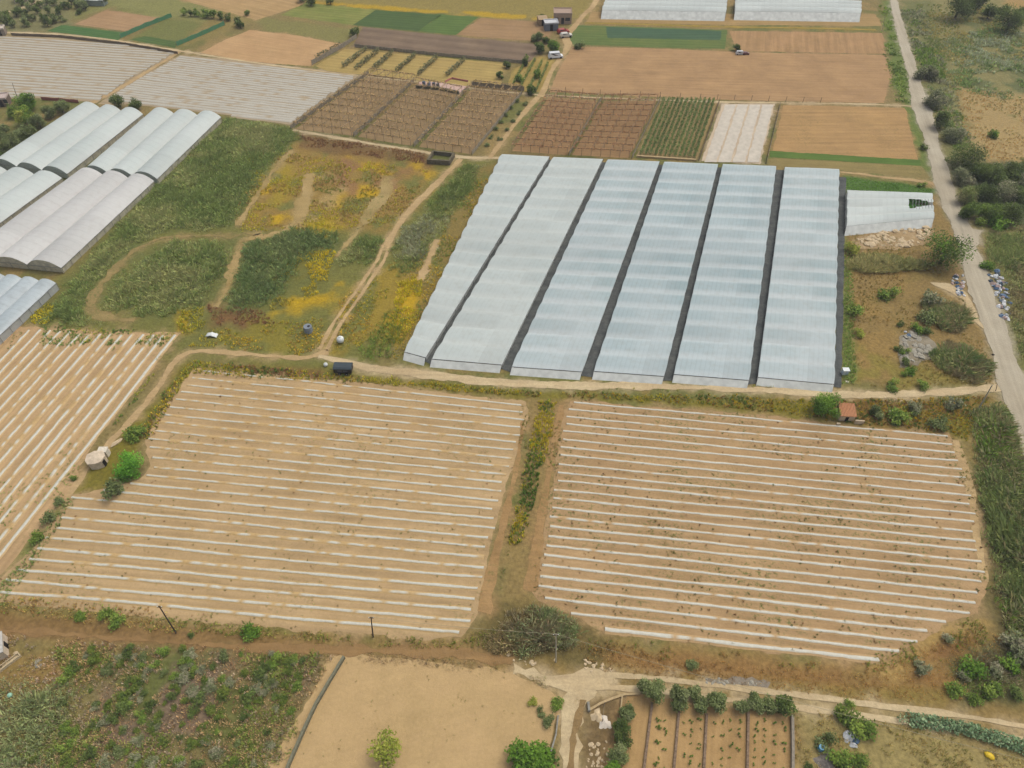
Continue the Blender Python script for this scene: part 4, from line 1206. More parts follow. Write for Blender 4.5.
T('olive_tree', 629, 712, 17, 'small round olive tree beside the thin pale wall', PAL_OLIVE)
T('olive_tree', 621, 733, 22, 'olive tree beside the white rubble, second down the left edge of the vine plots', PAL_DARK)
T('olive_tree', 620, 754, 19, 'bluish olive tree third down the left edge of the vine plots', PAL_OLIVE)
T('fruit_tree', 612, 768, 18, 'light green bush at the bottom edge below the bluish olive tree', PAL_BRIGHT, trunk=False)
T('fig_tree', 536, 760, 52, 'large light green fig tree at the bottom edge beside the dirt junction', PAL_BRIGHT, asp=.6, dens=.8, leaf=.4, trunk=False, lobes=14)
T('sparse_tree', 385, 751, 34, 'sparse yellowish tree standing alone in the sandy plot', PAL_LIME, dens=.32, asp=.8, lobes=8, leaf=.34)
T('round_tree', 826, 406, 27, 'bright green round tree beside the hut with the orange roof', PAL_BRIGHT)
T('round_bush', 131, 464, 28, 'bright green round bush beside the stone hut', [(84, 128, 40), (70, 112, 34), (98, 142, 50)], asp=.9, trunk=False)
T('carob_tree', 946, 252, 44, 'dark green spreading tree on the verge of the road bend', PAL_DARK + PAL_BRIGHT[:2], asp=.75, lobes=14)
T('round_bush', 876, 411, 15, 'grey-green bush directly in front of the orange-roofed hut', PAL_OLIVE, trunk=False)
T('dark_tree', 969, 156, 34, 'large dark round tree on the right road verge above the dense scrub', PAL_DARK, lobes=13, trunk=False)
T('dark_tree', 942, 122, 18, 'dark bushy tree on the right road verge beside grey scrub', PAL_DARK)
T('grey_bush', 955, 132, 20, 'greyish bush between the two dark verge trees', PAL_GREY, trunk=False)
T('grey_bush', 936, 98, 20, 'pale grey-green bush on the right road verge far up', PAL_GREY, trunk=False)
T('grey_bush', 927, 72, 18, 'grey-green bush on the right road verge farther up', PAL_GREY, trunk=False)
T('dark_tree', 960, 6, 30, 'wide dark tree at the top edge right of the road', PAL_DARK)
T('dark_tree', 978, 4, 20, 'dark tree at the top edge touching the wide one', PAL_DARK)
T('dark_tree', 1010, 22, 24, 'dark round tree near the top right corner', PAL_DARK)
T('dark_tree', 990, 12, 16, 'small dark tree on the scrub line near the top right corner', PAL_DARK)
T('dark_tree', 1003, 12, 13, 'small tree just above the dark round tree near the top right corner', PAL_DARK)
T('dark_tree', 1022, 14, 16, 'dark tree cut by the right edge near the top right corner', PAL_DARK)
T('round_bush', 994, 134, 9, 'single small green bush in the dry field right of the road', PAL_BRIGHT, trunk=False)
sc = [(964, 177, 20, 'g'), (980, 172, 22, 'd'), (997, 176, 24, 'd'), (1014, 172, 24, 'd'), (970, 194, 24, 'y'), (988, 192, 24, 'd'), (1006, 194, 26, 'g'), (1022, 196, 24, 'd'), (977, 212, 24, 'b'), (993, 210, 24, 'b'), (1010, 212, 26, 'd'), (1024, 180, 20, 'g')]
pw = ['far left', 'far centre', 'far centre right', 'far right', 'middle row left', 'middle row centre', 'middle row right', 'middle row at the picture edge', 'near left by the road', 'near centre', 'near right', 'rear right at the picture edge']
for (x, y, w, k), wd in zip(sc, pw):
    pal = {'g': PAL_GREY, 'd': PAL_DARK, 'y': PAL_CANE, 'b': PAL_GREEN}[k]
    T('maquis_bush', x, y, w, '%s bush of the thicket by the road bend, %s' % ({'g': 'greyish', 'd': 'dark green', 'y': 'pale', 'b': 'fresh green'}[k], wd), pal, group='bushes of the roadside thicket', trunk=False, lobes=8, dens=.8)
# left edge
T('leafy_tree', 26, 103, 19, 'bright green tree, tallest of the clump by the far left hut', PAL_BRIGHT)
T('leafy_tree', 13, 112, 13, 'small green tree between the far left hut and the tallest tree', PAL_GREEN)
T('leafy_tree', 25, 117, 19, 'lime green tree in front of the tallest tree by the far left hut', PAL_LIME + PAL_BRIGHT)
for k, (x, y, w, lb) in enumerate([(61, 107, 15, 'farthest'), (49, 113, 14, 'second farthest'), (38, 122, 15, 'third farthest'), (29, 130, 14, 'middle'), (20, 135, 15, 'fourth nearest'), (12, 141, 15, 'third nearest'), (5, 149, 15, 'second nearest'), (4, 133, 15, 'set back')]):
    T('olive_tree', x, y, w, 'olive tree in the line beside the back left greenhouse, %s' % lb, PAL_OLIVE, group='olives beside the back left greenhouse')
T('round_bush', -2, 160, 16, 'nearest olive at the left picture edge above the greenhouse', PAL_DARK, catg='tree')
T('round_tree', 117, 102, 14, 'dark round tree behind the gap between greenhouses, left one', PAL_DARK)
T('round_tree', 136, 105, 12, 'dark round tree behind the back right greenhouse, right one', PAL_DARK)
for x, y, w in [(2, 21, 8), (5, 17, 8), (11, 19, 9), (7, 13, 7), (15, 13, 8), (19, 10, 7), (25, 22, 9), (26, 17, 7), (28, 7, 7), (34, 17, 7), (36, 10, 7), (39, 5, 7), (46, 22, 9), (43, 17, 7), (48, 11, 7), (53, 17, 7), (55, 20, 7), (59, 11, 8), (62, 19, 6), (63, 5, 7), (68, 6, 6), (76, 4, 8), (78, 12, 6), (82, 5, 9), (84, 7, 7), (70, 1, 8), (53, 2, 7), (45, 2, 7), (33, 1, 7), (20, 2, 7), (24, 12, 7), (13, 24, 7), (90, 0, 9), (103, 0, 9)]:
    T('olive_tree', x, y, w * 1.15, 'grey-green olive tree of the grove in the top left corner', PAL_OLIVE if (x + y) % 2 else PAL_DARK, group='olive grove in the top left corner', dens=.6, lobes=6)
for x, y, w in [(183, 12, 8), (190, 14, 7), (197, 13, 8), (205, 14, 9), (213, 14, 9), (220, 16, 8), (228, 17, 8), (236, 22, 10), (247, 13, 6), (240, 25, 8)]:
    T('hedge_tree', x, y, w, 'bushy tree in the line behind the green far plots', PAL_GREEN if x % 2 else PAL_DARK, group='tree line behind the green far plots', dens=.6, lobes=6)
T('round_tree', 539, 48, 13, 'dark green round tree left of the pair by the white van', PAL_BRIGHT[3:] + PAL_DARK)
T('round_tree', 554, 48, 13, 'fresh green round tree right of the pair by the white van', PAL_BRIGHT)
T('grey_bush', 543, 18, 9, 'dark bush behind the farmhouse', PAL_DARK, trunk=False)
T('grey_bush', 537, 36, 12, 'grey-green bush left of the farmyard', PAL_OLIVE, trunk=False)
T('grey_bush', 580, 45, 10, 'grey bush at the corner of the green far crop', PAL_OLIVE, trunk=False)
T('grey_bush', 546, 40, 8, 'small bush in the farmyard behind the round trees', PAL_DARK, trunk=False)
T('cypress_shrub', 525, 60, 8, 'slim upright shrub in the orchard beside the farm track, upper one', PAL_DARK, asp=1.6, trunk=False)
T('cypress_shrub', 537, 73, 8, 'slim upright shrub in the orchard nearer the farm track', PAL_GREEN, asp=1.4, trunk=False)
T('round_bush', 519, 78, 9, 'low green bush at the left of the orchard', PAL_GREEN, trunk=False)
T('round_bush', 531, 88, 13, 'dark low bush at the lower end of the orchard', PAL_DARK, trunk=False)
T('upright_tree', 506, 65, 8, 'upper tree of two at the end of the dry plots', PAL_DARK)
T('upright_tree', 500, 76, 8, 'lower tree of two at the end of the dry plots', PAL_DARK)
T('upright_tree', 354, 32, 9, 'small tree at the corner of the ploughed strip', PAL_DARK)
T('round_tree', 737, 48, 8, 'lone tree by the parked trailer in the tan field', PAL_DARK)
for k, (x, y, w) in enumerate([(310, 0, 22), (330, 1, 14), (300, -2, 16)]):
    T('hedge_tree', x, y, w * .6, 'dark tree on the top edge above the yellow verge', PAL_DARK, group='trees on the top edge', dens=.6)
S_ = shrub
for i, (x, y) in enumerate([(518, 101), (511, 108), (506, 115), (501, 122), (496, 129), (491, 137), (487, 145), (526, 104), (519, 113), (513, 121), (507, 130), (500, 139)]):
    S_('small_tree', x, y, 5.5, 'small brownish tree of the double row beside the farm track', 'olive', catg='tree', group='small trees of the double row by the farm track')
# shrubs of the waste plot on the right
for x, y, w, k, lb in [(889, 294, 18, 'green', 'low green plant with yellow flowers in the middle of the right waste plot'), (901, 324, 8, 'dark', 'small dark shrub left of the pair above the grey rubble'), (918, 329, 13, 'bright', 'green shrub at the top of the grey rubble, left of two'), (927, 332, 12, 'dark', 'dark shrub at the top of the grey rubble, right of two'),
                       (899, 349, 9, 'dark', 'dark shrub on the left side of the grey rubble, upper'), (905, 352, 10, 'green', 'shrub on the left side of the grey rubble, inner'), (905, 363, 10, 'dark', 'dark shrub below the grey rubble, upper of two'), (911, 370, 12, 'bright', 'bright shrub below the grey rubble, lower of two'), (932, 300, 22, 'grey', 'grey shrub touching the upper cane clump on its left'),
                       (926, 318, 18, 'olive', 'grey-green shrub left of the upper cane clump'), (915, 408, 15, 'grey', 'spiky grey agave clump right of the orange-roofed hut'), (915, 412, 10, 'olive', 'small agave in front of the grey agave clump'), (953, 404, 18, 'grey', 'greyish bush under the dirt track near the road'), (899, 418, 20, 'green', 'flat green shrub above the top row of the right field'), (940, 424, 18, 'olive', 'flat olive shrub at the corner of the right field'), (893, 386, 14, 'green', 'flat shrub beside a white stone on the upper edge of the dirt track'), (922, 385, 12, 'green', 'low green shrub on the upper edge of the dirt track near the road'),
                       (904, 374, 8, 'green', 'tiny shrub left of the bright shrub below the rubble'), (856, 312, 16, 'green', 'green shrub beside the dark cloth of the greenhouse block'), (852, 250, 16, 'lime', 'yellowish shrub at the left end of the cane bank'), (860, 333, 12, 'lime', 'yellow flowering shrub in the left of the waste plot'), (1000, 226, 20, 'bright', 'bright green bush right of the road bend'), (989, 266, 14, 'bright', 'green bush just above the long rubbish heap'), (922, 185, 8, 'green', 'small green shrub by the lane at the small greenhouse'), (924, 148, 9, 'dark', 'dark shrub on the left road verge beside the green strip')]:
    S_('shrub', x, y, w, lb, k)
# scrub of the bottom left: many look-alikes
bl = [(370, 290), (385, 335), (510, 305), (570, 325), (565, 360), (620, 355), (655, 300), (655, 390), (730, 295), (435, 375), (265, 400), (550, 430), (575, 470), (695, 440), (690, 485), (770, 390), (820, 445), (800, 490), (890, 475), (890, 410), (975, 390), (975, 450), (1000, 485), (385, 510), (430, 520), (500, 485), (495, 535), (455, 575), (380, 600), (300, 625), (265, 680), (570, 575), (640, 560), (650, 665), (615, 600), (845, 530), (770, 545), (830, 655), (445, 675), (475, 705), (360, 710), (530, 735), (255, 745), (140, 735), (720, 740), (790, 760), (930, 635), (935, 745), (950, 670), (855, 360), (765, 345), (1100, 340), (1215, 335), (1194, 400), (1080, 430), (1145, 440), (1040, 500), (1135, 490), (1034, 400), (1164, 540), (900, 320), (600, 520), (745, 500), (560, 550), (820, 420), (735, 340), (1060, 370), (1150, 380), (1190, 440), (980, 560), (880, 560)]
for i, (x, y) in enumerate(bl):
    S_('shrub', x / 4, 576 + y / 4, random.choice([8, 9, 11, 13, 15]), 'low green shrub among dry brush in the bottom left scrubland', random.choice(['moss', 'moss', 'moss', 'green', 'dark', 'olive']), group='green shrubs of the bottom left scrubland')
rr = random.Random(14)
for i in range(70):
    x = rr.uniform(60, 312); y = rr.uniform(652, 766)
    if x > 318 - (y - 650) * .45: continue
    S_('shrub', x, y, rr.uniform(5, 11), 'low green shrub among dry brush in the bottom left scrubland', rr.choice(['moss', 'moss', 'green', 'dark']), group='green shrubs of the bottom left scrubland', hf=.6)
rr = random.Random(4)
for i in range(46):
    x = rr.uniform(85, 315); y = rr.uniform(650, 768)
    if x > 320 - (y - 650) * .45: continue
    S_('dry_shrub', x, y, rr.uniform(8, 16), 'grey leafless shrub among dry brush in the bottom left scrubland', 'grey', group='grey shrubs of the bottom left scrubland', hf=.5)
# row of shrubs hugging the waste field verges
for x, y, w, k, lb in [(135, 434, 20, 'green', 'dark green patch of shrub uphill of the round bush by the stone hut'), (74, 478, 8, 'green', 'small shrub at the lower end of the stone hut verge'), (112, 490, 24, 'olive', 'flat grey-green shrub at the left end of the sandy field rows'), (58, 502, 12, 'olive', 'shrub in the verge between the west and left sandy fields, upper'), (48, 518, 16, 'olive', 'shrub in the verge between the west and left sandy fields, middle'), (36, 538, 16, 'green', 'shrub in the verge between the west and left sandy fields, lower'),
                       (117, 620, 16, 'green', 'dark green shrub in the bank below the left sandy field, right of two'), (105, 615, 14, 'green', 'green shrub in the bank below the left sandy field, left of two'), (80, 617, 12, 'green', 'small shrub on the bank below the left sandy field near its left end'), (191, 635, 7, 'dark', 'tiny dark shrub beside the brown track near the left pole'), (692, 665, 12, 'olive', 'small green shrub on the dry bank under the right field'), (248, 632, 20, 'bright', 'fresh green patch on the bank right of the left pole'),
                       (848, 718, 24, 'moss', 'tall shrub by the lower track right of the vine plots, left half'), (862, 730, 26, 'green', 'fresh shrub right of the junk pile beside the lower track'), (826, 742, 20, 'olive', 'shrub between blue barrel and junk'), (840, 758, 26, 'green', 'green shrub at the bottom edge below the junk'), (860, 762, 18, 'green', 'green shrub at the bottom edge, right of the lime one'), (808, 766, 9, 'dark', 'dark shrub at the bottom edge beside the grey mound'), (850, 705, 10, 'green', 'small shrub between the two ruts of the lower track'),
                       (975, 668, 26, 'bright', 'vivid green shrub in the bottom right gully'), (955, 690, 18, 'green', 'green shrub on the left rim of the bottom right gully'), (992, 690, 20, 'green', 'green shrub in the middle of the bottom right gully'), (1008, 662, 20, 'bright', 'bright shrub deep in the bottom right gully, right side'), (1018, 655, 26, 'grey', 'grey twiggy bush at the right edge of the gully'), (1015, 695, 16, 'dark', 'dark shrub at the right picture edge of the gully'), (975, 700, 14, 'green', 'grassy shrub at the lower rim of the gully'), (964, 676, 14, 'grey', 'pale grey shrub left in the gully'), (995, 672, 16, 'grey', 'grey shrub in the centre of the gully'), (1010, 640, 22, 'grey', 'grey bush at the foot of the tall reed hedge'), (948, 640, 12, 'grey', 'grey shrub on the dry bank corner'), (922, 668, 18, 'grey', 'grey patch of brush on the dry bank left of the gully'),
                       (539, 700, 0, '', ''), (557, 704, 14, 'green', 'green shrub on the right edge of the bare sandy plot'), (549, 722, 14, 'olive', 'thin shrub on the right edge of the bare sandy plot, lower'), (532, 702, 10, 'lime', 'sparse yellowish shrub in the corner of the sandy plot'), (541, 712, 10, 'olive', 'sparse grey shrub in the corner of the sandy plot')]:
    if w: S_('shrub', x, y, w, lb, k)
# cane clumps
cane('cane_clump', 949, 312, 52, 38, 'upper pale cane clump on the left road verge below the rubbish', seed=11)
cane('cane_clump', 963, 358, 52, 42, 'lower wide cane clump between the grey rubble and the road', seed=12)
cane('cane_bank', 884, 262, 86, 26, 'wide brownish cane bank below the heap of pale boulders', pal=[(124, 122, 74), (108, 108, 62), (140, 134, 86)], seed=13, h=1.8)
cane('cane_clump', 544, 628, 78, 46, 'grey-green tamarisk bush around the pole between the two sandy fields', pal=[(112, 122, 78), (98, 110, 66), (124, 128, 90), (116, 106, 78)], seed=14, h=1.7, dens=4.2, catg='bush')
cane('cane_clump', 508, 640, 50, 22, 'low brownish brush left of the tamarisk bush', pal=[(122, 108, 74), (108, 98, 66)], seed=15, h=1., catg='bush')

# reed beds: nobody could count the canes
def reedbed(name, polys, label, h=2., dens=3.2, pal=PAL_REED, seed=1, w=.075, nb=10, thr=0., spread=.75, catg='reeds', edge=2.2, curve=.9):
    h = h * .62
    return scatter(name, polys, dens, h, spread, nb, pal, w, curve, seed, thr, label=label, catg=catg, edge=edge)
reedbed('reed_bed', [[(228, 118), (292, 128), (300, 140), (285, 150), (262, 178), (232, 226), (205, 232), (165, 232), (132, 246), (112, 266), (92, 286), (84, 298), (84, 318), (110, 326), (40, 322), (62, 296), (72, 278), (104, 242), (150, 190), (200, 140)]], 'tall green reeds on the slope beside the tunnel greenhouses', seed=21, h=1.7, dens=3.2)
reedbed('reed_bed', [[(102, 302), (118, 280), (134, 264), (158, 250), (172, 242), (228, 242), (232, 258), (222, 280), (208, 304), (170, 318), (140, 314), (110, 310)]], 'rounded green reed bed enclosed by the worn loop track', seed=22, h=1.7)
reedbed('reed_bed', [[(243, 246), (262, 238), (290, 230), (334, 232), (340, 244), (318, 254), (300, 266), (280, 292), (268, 306), (230, 312), (222, 304), (234, 284), (240, 264)]], 'darker reed bed right of the worn loop track', seed=23, h=2., pal=[(92, 106, 62), (82, 98, 54), (104, 114, 68)])
reedbed('reed_bed', [[(342, 252), (360, 238), (382, 236), (386, 246), (374, 264), (352, 266), (340, 260)]], 'small reed patch left of the wheel ruts', seed=24, h=1.6)
reedbed('reed_bed', [[(462, 164), (482, 166), (478, 184), (452, 218), (440, 240), (424, 270), (402, 280), (388, 272), (396, 240), (418, 214), (440, 188)]], 'long reed bed between the dirt track and the first greenhouse strip', seed=25, h=1.7, pal=PAL_REED + [(120, 122, 92)])
reedbed('reed_bed', [[(388, 306), (402, 308), (394, 340), (388, 362), (362, 360), (366, 346)]], 'dark green patch near the front corner of the first greenhouse strip', seed=26, h=.8, pal=PAL_GREEN, catg='weeds')
reedbed('reed_bed', [[(970, 415), (1000, 402), (1012, 420), (1028, 470), (1060, 560), (1080, 680), (1010, 645), (998, 600), (986, 540), (975, 470)]], 'tall dense reed hedge along the right edge beside the road', seed=27, h=3.0, dens=3.6, pal=PAL_CANE + PAL_GREEN[:1], w=.09, nb=12, edge=.8)
reedbed('reed_bed', [[(986, 236), (1040, 225), (1050, 400), (1022, 360), (1010, 320), (1004, 280), (988, 262), (982, 246)]], 'pale reeds on the right road verge behind the rubbish heap', seed=28, h=1.9, dens=3, pal=PAL_CANE)
reedbed('reed_bed', [[(-30, 690), (60, 680), (84, 690), (78, 712), (60, 745), (40, 790), (-30, 790)]], 'grey-green brush in the bottom left corner', seed=29, h=1.4, dens=5, pal=[(112, 120, 78), (98, 108, 68), (128, 130, 92), (104, 96, 72)], catg='brush')
reedbed('scrub', [[(20, 650), (180, 652), (322, 658), (300, 715), (262, 790), (20, 790)]], 'low green undergrowth of the bottom left scrubland', seed=35, h=.55, dens=5, thr=.47, pal=[(98, 108, 48), (84, 96, 42), (112, 114, 58), (118, 108, 84)], catg='scrub', w=.14)
reedbed('scrub', [[(948, 664), (985, 648), (1050, 645), (1050, 704), (965, 706)]], 'low green and grey undergrowth of the bottom right gully', seed=36, h=.9, dens=5, thr=.36, pal=[(92, 108, 48), (78, 94, 42), (110, 112, 78), (104, 96, 70)], catg='scrub')
reedbed('scrub', [[(952, 165), (1045, 160), (1045, 224), (978, 222), (962, 195)]], 'dark undergrowth between the bushes of the roadside thicket', seed=37, h=1.5, dens=4, pal=[(84, 96, 50), (74, 86, 46), (98, 104, 66), (104, 108, 82)], catg='scrub')
reedbed('scrub', [[(945, 40), (1000, 22), (1040, 40), (1040, 100), (1000, 98), (958, 92), (944, 70)]], 'low green scrub in the field right of the road', seed=30, h=1.0, dens=2.2, thr=.46, pal=[(98, 116, 64), (84, 102, 56), (112, 118, 78), (122, 128, 100)], catg='scrub', w=.26, nb=5)
reedbed('scrub', [[(899, 10), (925, 10), (945, 60), (965, 125), (975, 150), (950, 150), (932, 105), (912, 55)]], 'mixed green and grey scrub along the right road verge', seed=31, h=1.1, dens=2.2, thr=.4, pal=PAL_GREY + PAL_GREEN[:2], catg='scrub', w=.26, nb=5)
reedbed('scrub', [[(880, 5), (890, 5), (905, 70), (912, 104), (900, 104), (888, 80), (884, 40)]], 'green scrub on the left road verge', seed=32, h=.9, dens=2., thr=.4, pal=PAL_GREEN, catg='scrub', w=.24, nb=5)
# prickly pear hedge: a thing
pp = [(906, 716), (935, 720), (970, 727), (1005, 738), (1045, 752)]
g = G([(x, y + 4) for x, y in pp]); r = np.random.default_rng(5)
X = []; Y = []; Z = []
for i in range(len(g) - 1):
    n = int(np.hypot(*(g[i + 1] - g[i])) * 150); t = r.random(n)
    q = g[i] + (g[i + 1] - g[i]) * t[:, None]; a = r.random(n) * 6.28; rad = np.sqrt(r.random(n)) * 1.25
    X.append(q[:, 0] + np.cos(a) * rad); Y.append(q[:, 1] + np.sin(a) * rad * .8); Z.append(np.abs(r.normal(size=n)) * .5 * (1.4 - rad * .6) + .2)
X = np.concatenate(X); Y = np.concatenate(Y); Z = np.concatenate(Z)
V, F, Cc = leaves(X, Y, Z, .34, [(108, 128, 96), (92, 114, 80), (124, 140, 104), (80, 100, 68)], 6, up=.0)
tag(mesh_obj('prickly_pear_hedge', V, F, M_LEAF, col=Cc), 'dense grey-green prickly pear hedge along the lower track, bottom right', 'hedge')

# ------------------------------------------------------------------ ground cover
scatter('verge_weeds', [[(190, 362), (330, 374), (470, 386), (545, 392), (540, 398), (380, 384), (190, 374), (150, 440), (140, 430), (168, 388)]], 6, .45, .35, 5, [(150, 140, 44), (98, 110, 46), (166, 144, 36), (118, 94, 54), (76, 98, 40)], .14, seed=101, label='yellow and green weeds on the verge above the left sandy field', catg='weeds')
scatter('verge_weeds', [[(560, 393), (700, 396), (850, 402), (990, 396), (965, 440), (950, 432), (868, 424), (700, 404), (570, 398)]], 6, .4, .35, 5, [(150, 140, 44), (98, 106, 46), (158, 132, 40), (118, 92, 54), (76, 94, 40)], .14, seed=102, label='yellow and green weeds on the verge above the right sandy field', catg='weeds')
scatter('verge_weeds', [[(430, 376), (600, 384), (830, 388), (830, 392), (600, 390), (430, 383)]], 3, .35, .3, 5, [(110, 122, 54), (140, 136, 60)], .12, seed=103, thr=.48, label='thin weeds along the foot of the greenhouse fronts', catg='weeds')
scatter('verge_weeds', [[(539, 400), (556, 402), (552, 430), (536, 490), (522, 545), (508, 545), (518, 500), (532, 440)]], 8, .5, .35, 6, [(76, 104, 38), (66, 92, 34), (92, 116, 44), (160, 146, 40)], .14, seed=104, keepclear=False, label='green weed strip between the two sandy fields', catg='weeds', edge=.4)
scatter('verge_weeds', [[(522, 400), (532, 402), (520, 500), (500, 600), (494, 600), (514, 490)], [(560, 404), (566, 404), (556, 470), (540, 560), (530, 600), (534, 560), (550, 460)], [(950, 440), (962, 446), (985, 520), (992, 580), (980, 610), (972, 520)]], 2.5, .35, .3, 5, [(104, 116, 56), (120, 112, 60)], .12, seed=105, thr=.5, keepclear=False, label='scattered weeds on the field edges', catg='weeds')
scatter('verge_weeds', [[(-20, 596), (120, 606), (255, 628), (418, 640), (461, 638), (480, 628), (600, 640), (860, 664), (945, 630), (975, 616), (990, 640), (880, 672), (700, 662), (560, 650), (380, 648), (150, 628), (-20, 610)]], 5, .35, .35, 5, [(124, 124, 58), (106, 120, 50), (150, 134, 74), (138, 110, 66)], .12, seed=106, thr=.42, label='weeds on the bank below the two sandy fields', catg='weeds')
scatter('dry_grass', [[(560, 640), (700, 660), (860, 674), (940, 640), (985, 625), (1000, 640), (960, 700), (860, 700), (720, 686), (610, 676)]], 5, .3, .4, 6, [(166, 138, 84), (152, 120, 72), (178, 150, 92), (138, 108, 66)], .08, seed=107, thr=.33, label='dry brown grass on the bank below the right sandy field', catg='grass')
scatter('dry_grass', [[(-20, 636), (180, 646), (335, 656), (312, 692), (280, 740), (255, 790), (-20, 790)]], 6, .4, .35, 5, [(160, 136, 96), (146, 120, 88), (150, 134, 112), (132, 122, 74)], .11, seed=108, thr=.36, label='dry grass and brush of the bottom left scrubland', catg='grass')
scatter('dry_grass', [[(795, 705), (900, 722), (1045, 765), (1045, 800), (795, 800)]], 5, .4, .35, 5, [(172, 154, 100), (156, 138, 84), (132, 128, 70)], .1, seed=109, thr=.38, label='dry grass under the prickly pear hedge', catg='grass')
scatter('flower_weeds', [[(250, 150), (430, 170), (405, 222), (330, 230), (240, 232), (236, 215)]], 3.2, .4, .4, 5, [(158, 148, 44), (150, 140, 46), (142, 120, 64), (128, 100, 58), (112, 116, 52)], .12, seed=110, thr=.44, label='yellow flowering weeds on the far waste ground', catg='weeds')
scatter('flower_weeds', [[(300, 252), (336, 250), (326, 290), (290, 305), (270, 312), (284, 270)]], 5, .45, .4, 5, [(172, 154, 38), (158, 144, 42), (136, 126, 50)], .15, seed=111, thr=.38, label='bright yellow flowers beside the darker reed bed', catg='weeds')
scatter('flower_weeds', [[(398, 282), (424, 274), (418, 316), (402, 348), (386, 350)], [(180, 312), (204, 308), (204, 330), (182, 334)], [(30, 310), (54, 304), (54, 320), (32, 326)]], 6, .5, .4, 5, [(170, 156, 38), (154, 144, 42), (126, 126, 50)], .15, seed=112, thr=.36, label='clumps of yellow flowers in three patches of the waste ground', catg='weeds')
scatter('flower_weeds', [[(212, 330), (320, 318), (330, 346), (300, 354), (240, 350), (190, 346)], [(340, 300), (394, 270), (384, 310), (360, 345), (334, 350)]], 4, .35, .35, 5, [(160, 146, 46), (124, 124, 54), (146, 120, 60), (176, 150, 44)], .13, seed=113, thr=.42, label='mixed yellow and green weeds either side of the wheel ruts', catg='weeds')
scatter('rust_weeds', [[(206, 304), (262, 310), (276, 324), (214, 326)], [(300, 136), (425, 152), (425, 164), (300, 146)], [(240, 366), (318, 372), (318, 378), (240, 372)]], 5, .4, .35, 5, [(118, 84, 58), (108, 78, 52), (128, 98, 64)], .13, seed=114, thr=.36, label='rust red dock weeds in patches of the waste ground', catg='weeds')
scatter('grass_tufts', [[(404, 274), (440, 240), (482, 170), (500, 162), (460, 250), (440, 300), (404, 356), (388, 362), (420, 300)]], 4, .4, .35, 5, [(112, 122, 56), (150, 134, 70), (170, 148, 56)], .13, seed=115, thr=.4, label='weeds along the left side of the first greenhouse strip', catg='weeds')
scatter('grass_tufts', [[(845, 232), (935, 225), (998, 384), (848, 388)]], 3, .3, .3, 5, [(130, 108, 62), (120, 102, 58), (108, 106, 54), (136, 118, 64)], .09, seed=116, thr=.44, label='dry tufts in the right waste plot', catg='grass')
scatter('grass_tufts', [[(844, 236), (852, 260), (856, 384), (843, 384)]], 7, .4, .3, 5, [(122, 140, 70), (106, 126, 60)], .11, seed=117, label='green weeds along the dark cloth of the greenhouse block', catg='weeds', edge=.3)
scatter('grass_tufts', [[(844, 177), (900, 184), (936, 190), (930, 194), (846, 191)]], 7, .12, .3, 5, [(92, 122, 50), (80, 112, 46)], .14, seed=118, label='green grass behind the torn greenhouse', catg='grass', edge=.3)
scatter('grass_tufts', [[(955, 90), (1040, 95), (1040, 165), (995, 168), (965, 140)]], 1.5, .35, .4, 5, [(160, 134, 86), (176, 150, 98), (134, 124, 76)], .16, seed=119, thr=.48, label='dry tufts in the field right of the road', catg='grass')
scatter('grass_tufts', [[(915, 5), (1000, 5), (1040, 30), (1040, 60), (1000, 60), (950, 90), (925, 40)]], 1.5, .5, .45, 5, [(150, 138, 84), (124, 124, 72), (106, 116, 66)], .2, seed=120, thr=.44, label='rough tufts near the top right corner', catg='grass')
scatter('crop_weeds', [FR], 2.2, .16, .2, 5, [(96, 106, 52), (86, 96, 46), (118, 112, 62)], .10, seed=121, thr=.585, ns=.12, edge=0, keepclear=False, label='small weeds between the strips of the right sandy field', catg='weeds')
scatter('crop_weeds', [FR], .22, .25, .22, 7, [(84, 88, 42), (74, 84, 38), (98, 74, 46)], .12, seed=132, thr=.44, edge=0, keepclear=False, label='darker single plants dotted over the right sandy field', catg='weeds')
scatter('crop_weeds', [FR, FL], .09, .25, .18, 6, [(92, 88, 50), (84, 92, 44), (108, 80, 52)], .12, seed=122, edge=0, keepclear=False, label='single plants dotted between the plastic strips', catg='weeds')
scatter('crop_weeds', [FL], 1.4, .16, .2, 5, [(120, 122, 72), (132, 120, 80)], .10, seed=123, thr=.60, ns=.12, edge=0, keepclear=False, label='small weeds between the strips of the left sandy field', catg='weeds')
scatter('crop_weeds', [FW], 1.5, .25, .25, 6, [(104, 118, 60), (120, 122, 70)], .12, seed=124, thr=.57, ns=.12, edge=0, keepclear=False, label='small weeds between the slanting strips of the west field', catg='weeds')
scatter('crop_weeds', [[(45, 327), (175, 333), (168, 345), (40, 345)], [(152, 372), (160, 372), (118, 424), (108, 432)]], 5, .35, .3, 6, [(98, 120, 54), (84, 108, 48), (140, 140, 56)], .12, seed=125, thr=.42, keepclear=False, label='green weeds at the head of the slanting strips', catg='weeds')
scatter('crop_weeds', [[(60, 594), (460, 640), (460, 634), (60, 590)]], .01, .3, .2, 5, [(96, 112, 54)], seed=126, label='weeds at the edge', catg='weeds')
scatter('verge_weeds', [[(24, 560), (58, 516), (68, 496), (76, 500), (62, 520), (36, 562), (4, 604), (-12, 598)]], 7, .4, .3, 5, [(110, 124, 66), (126, 136, 80), (96, 112, 56)], .12, seed=127, label='weeds between the west field and the left sandy field', catg='weeds', edge=.4)
scatter('track_grass', [[(576, 700), (583, 700), (576, 768), (568, 768)]], 7, .12, .2, 5, [(134, 112, 68), (120, 104, 60)], .08, seed=128, keepclear=False, thr=.4, label='dry grass between the wheel marks of the lower track', catg='grass')
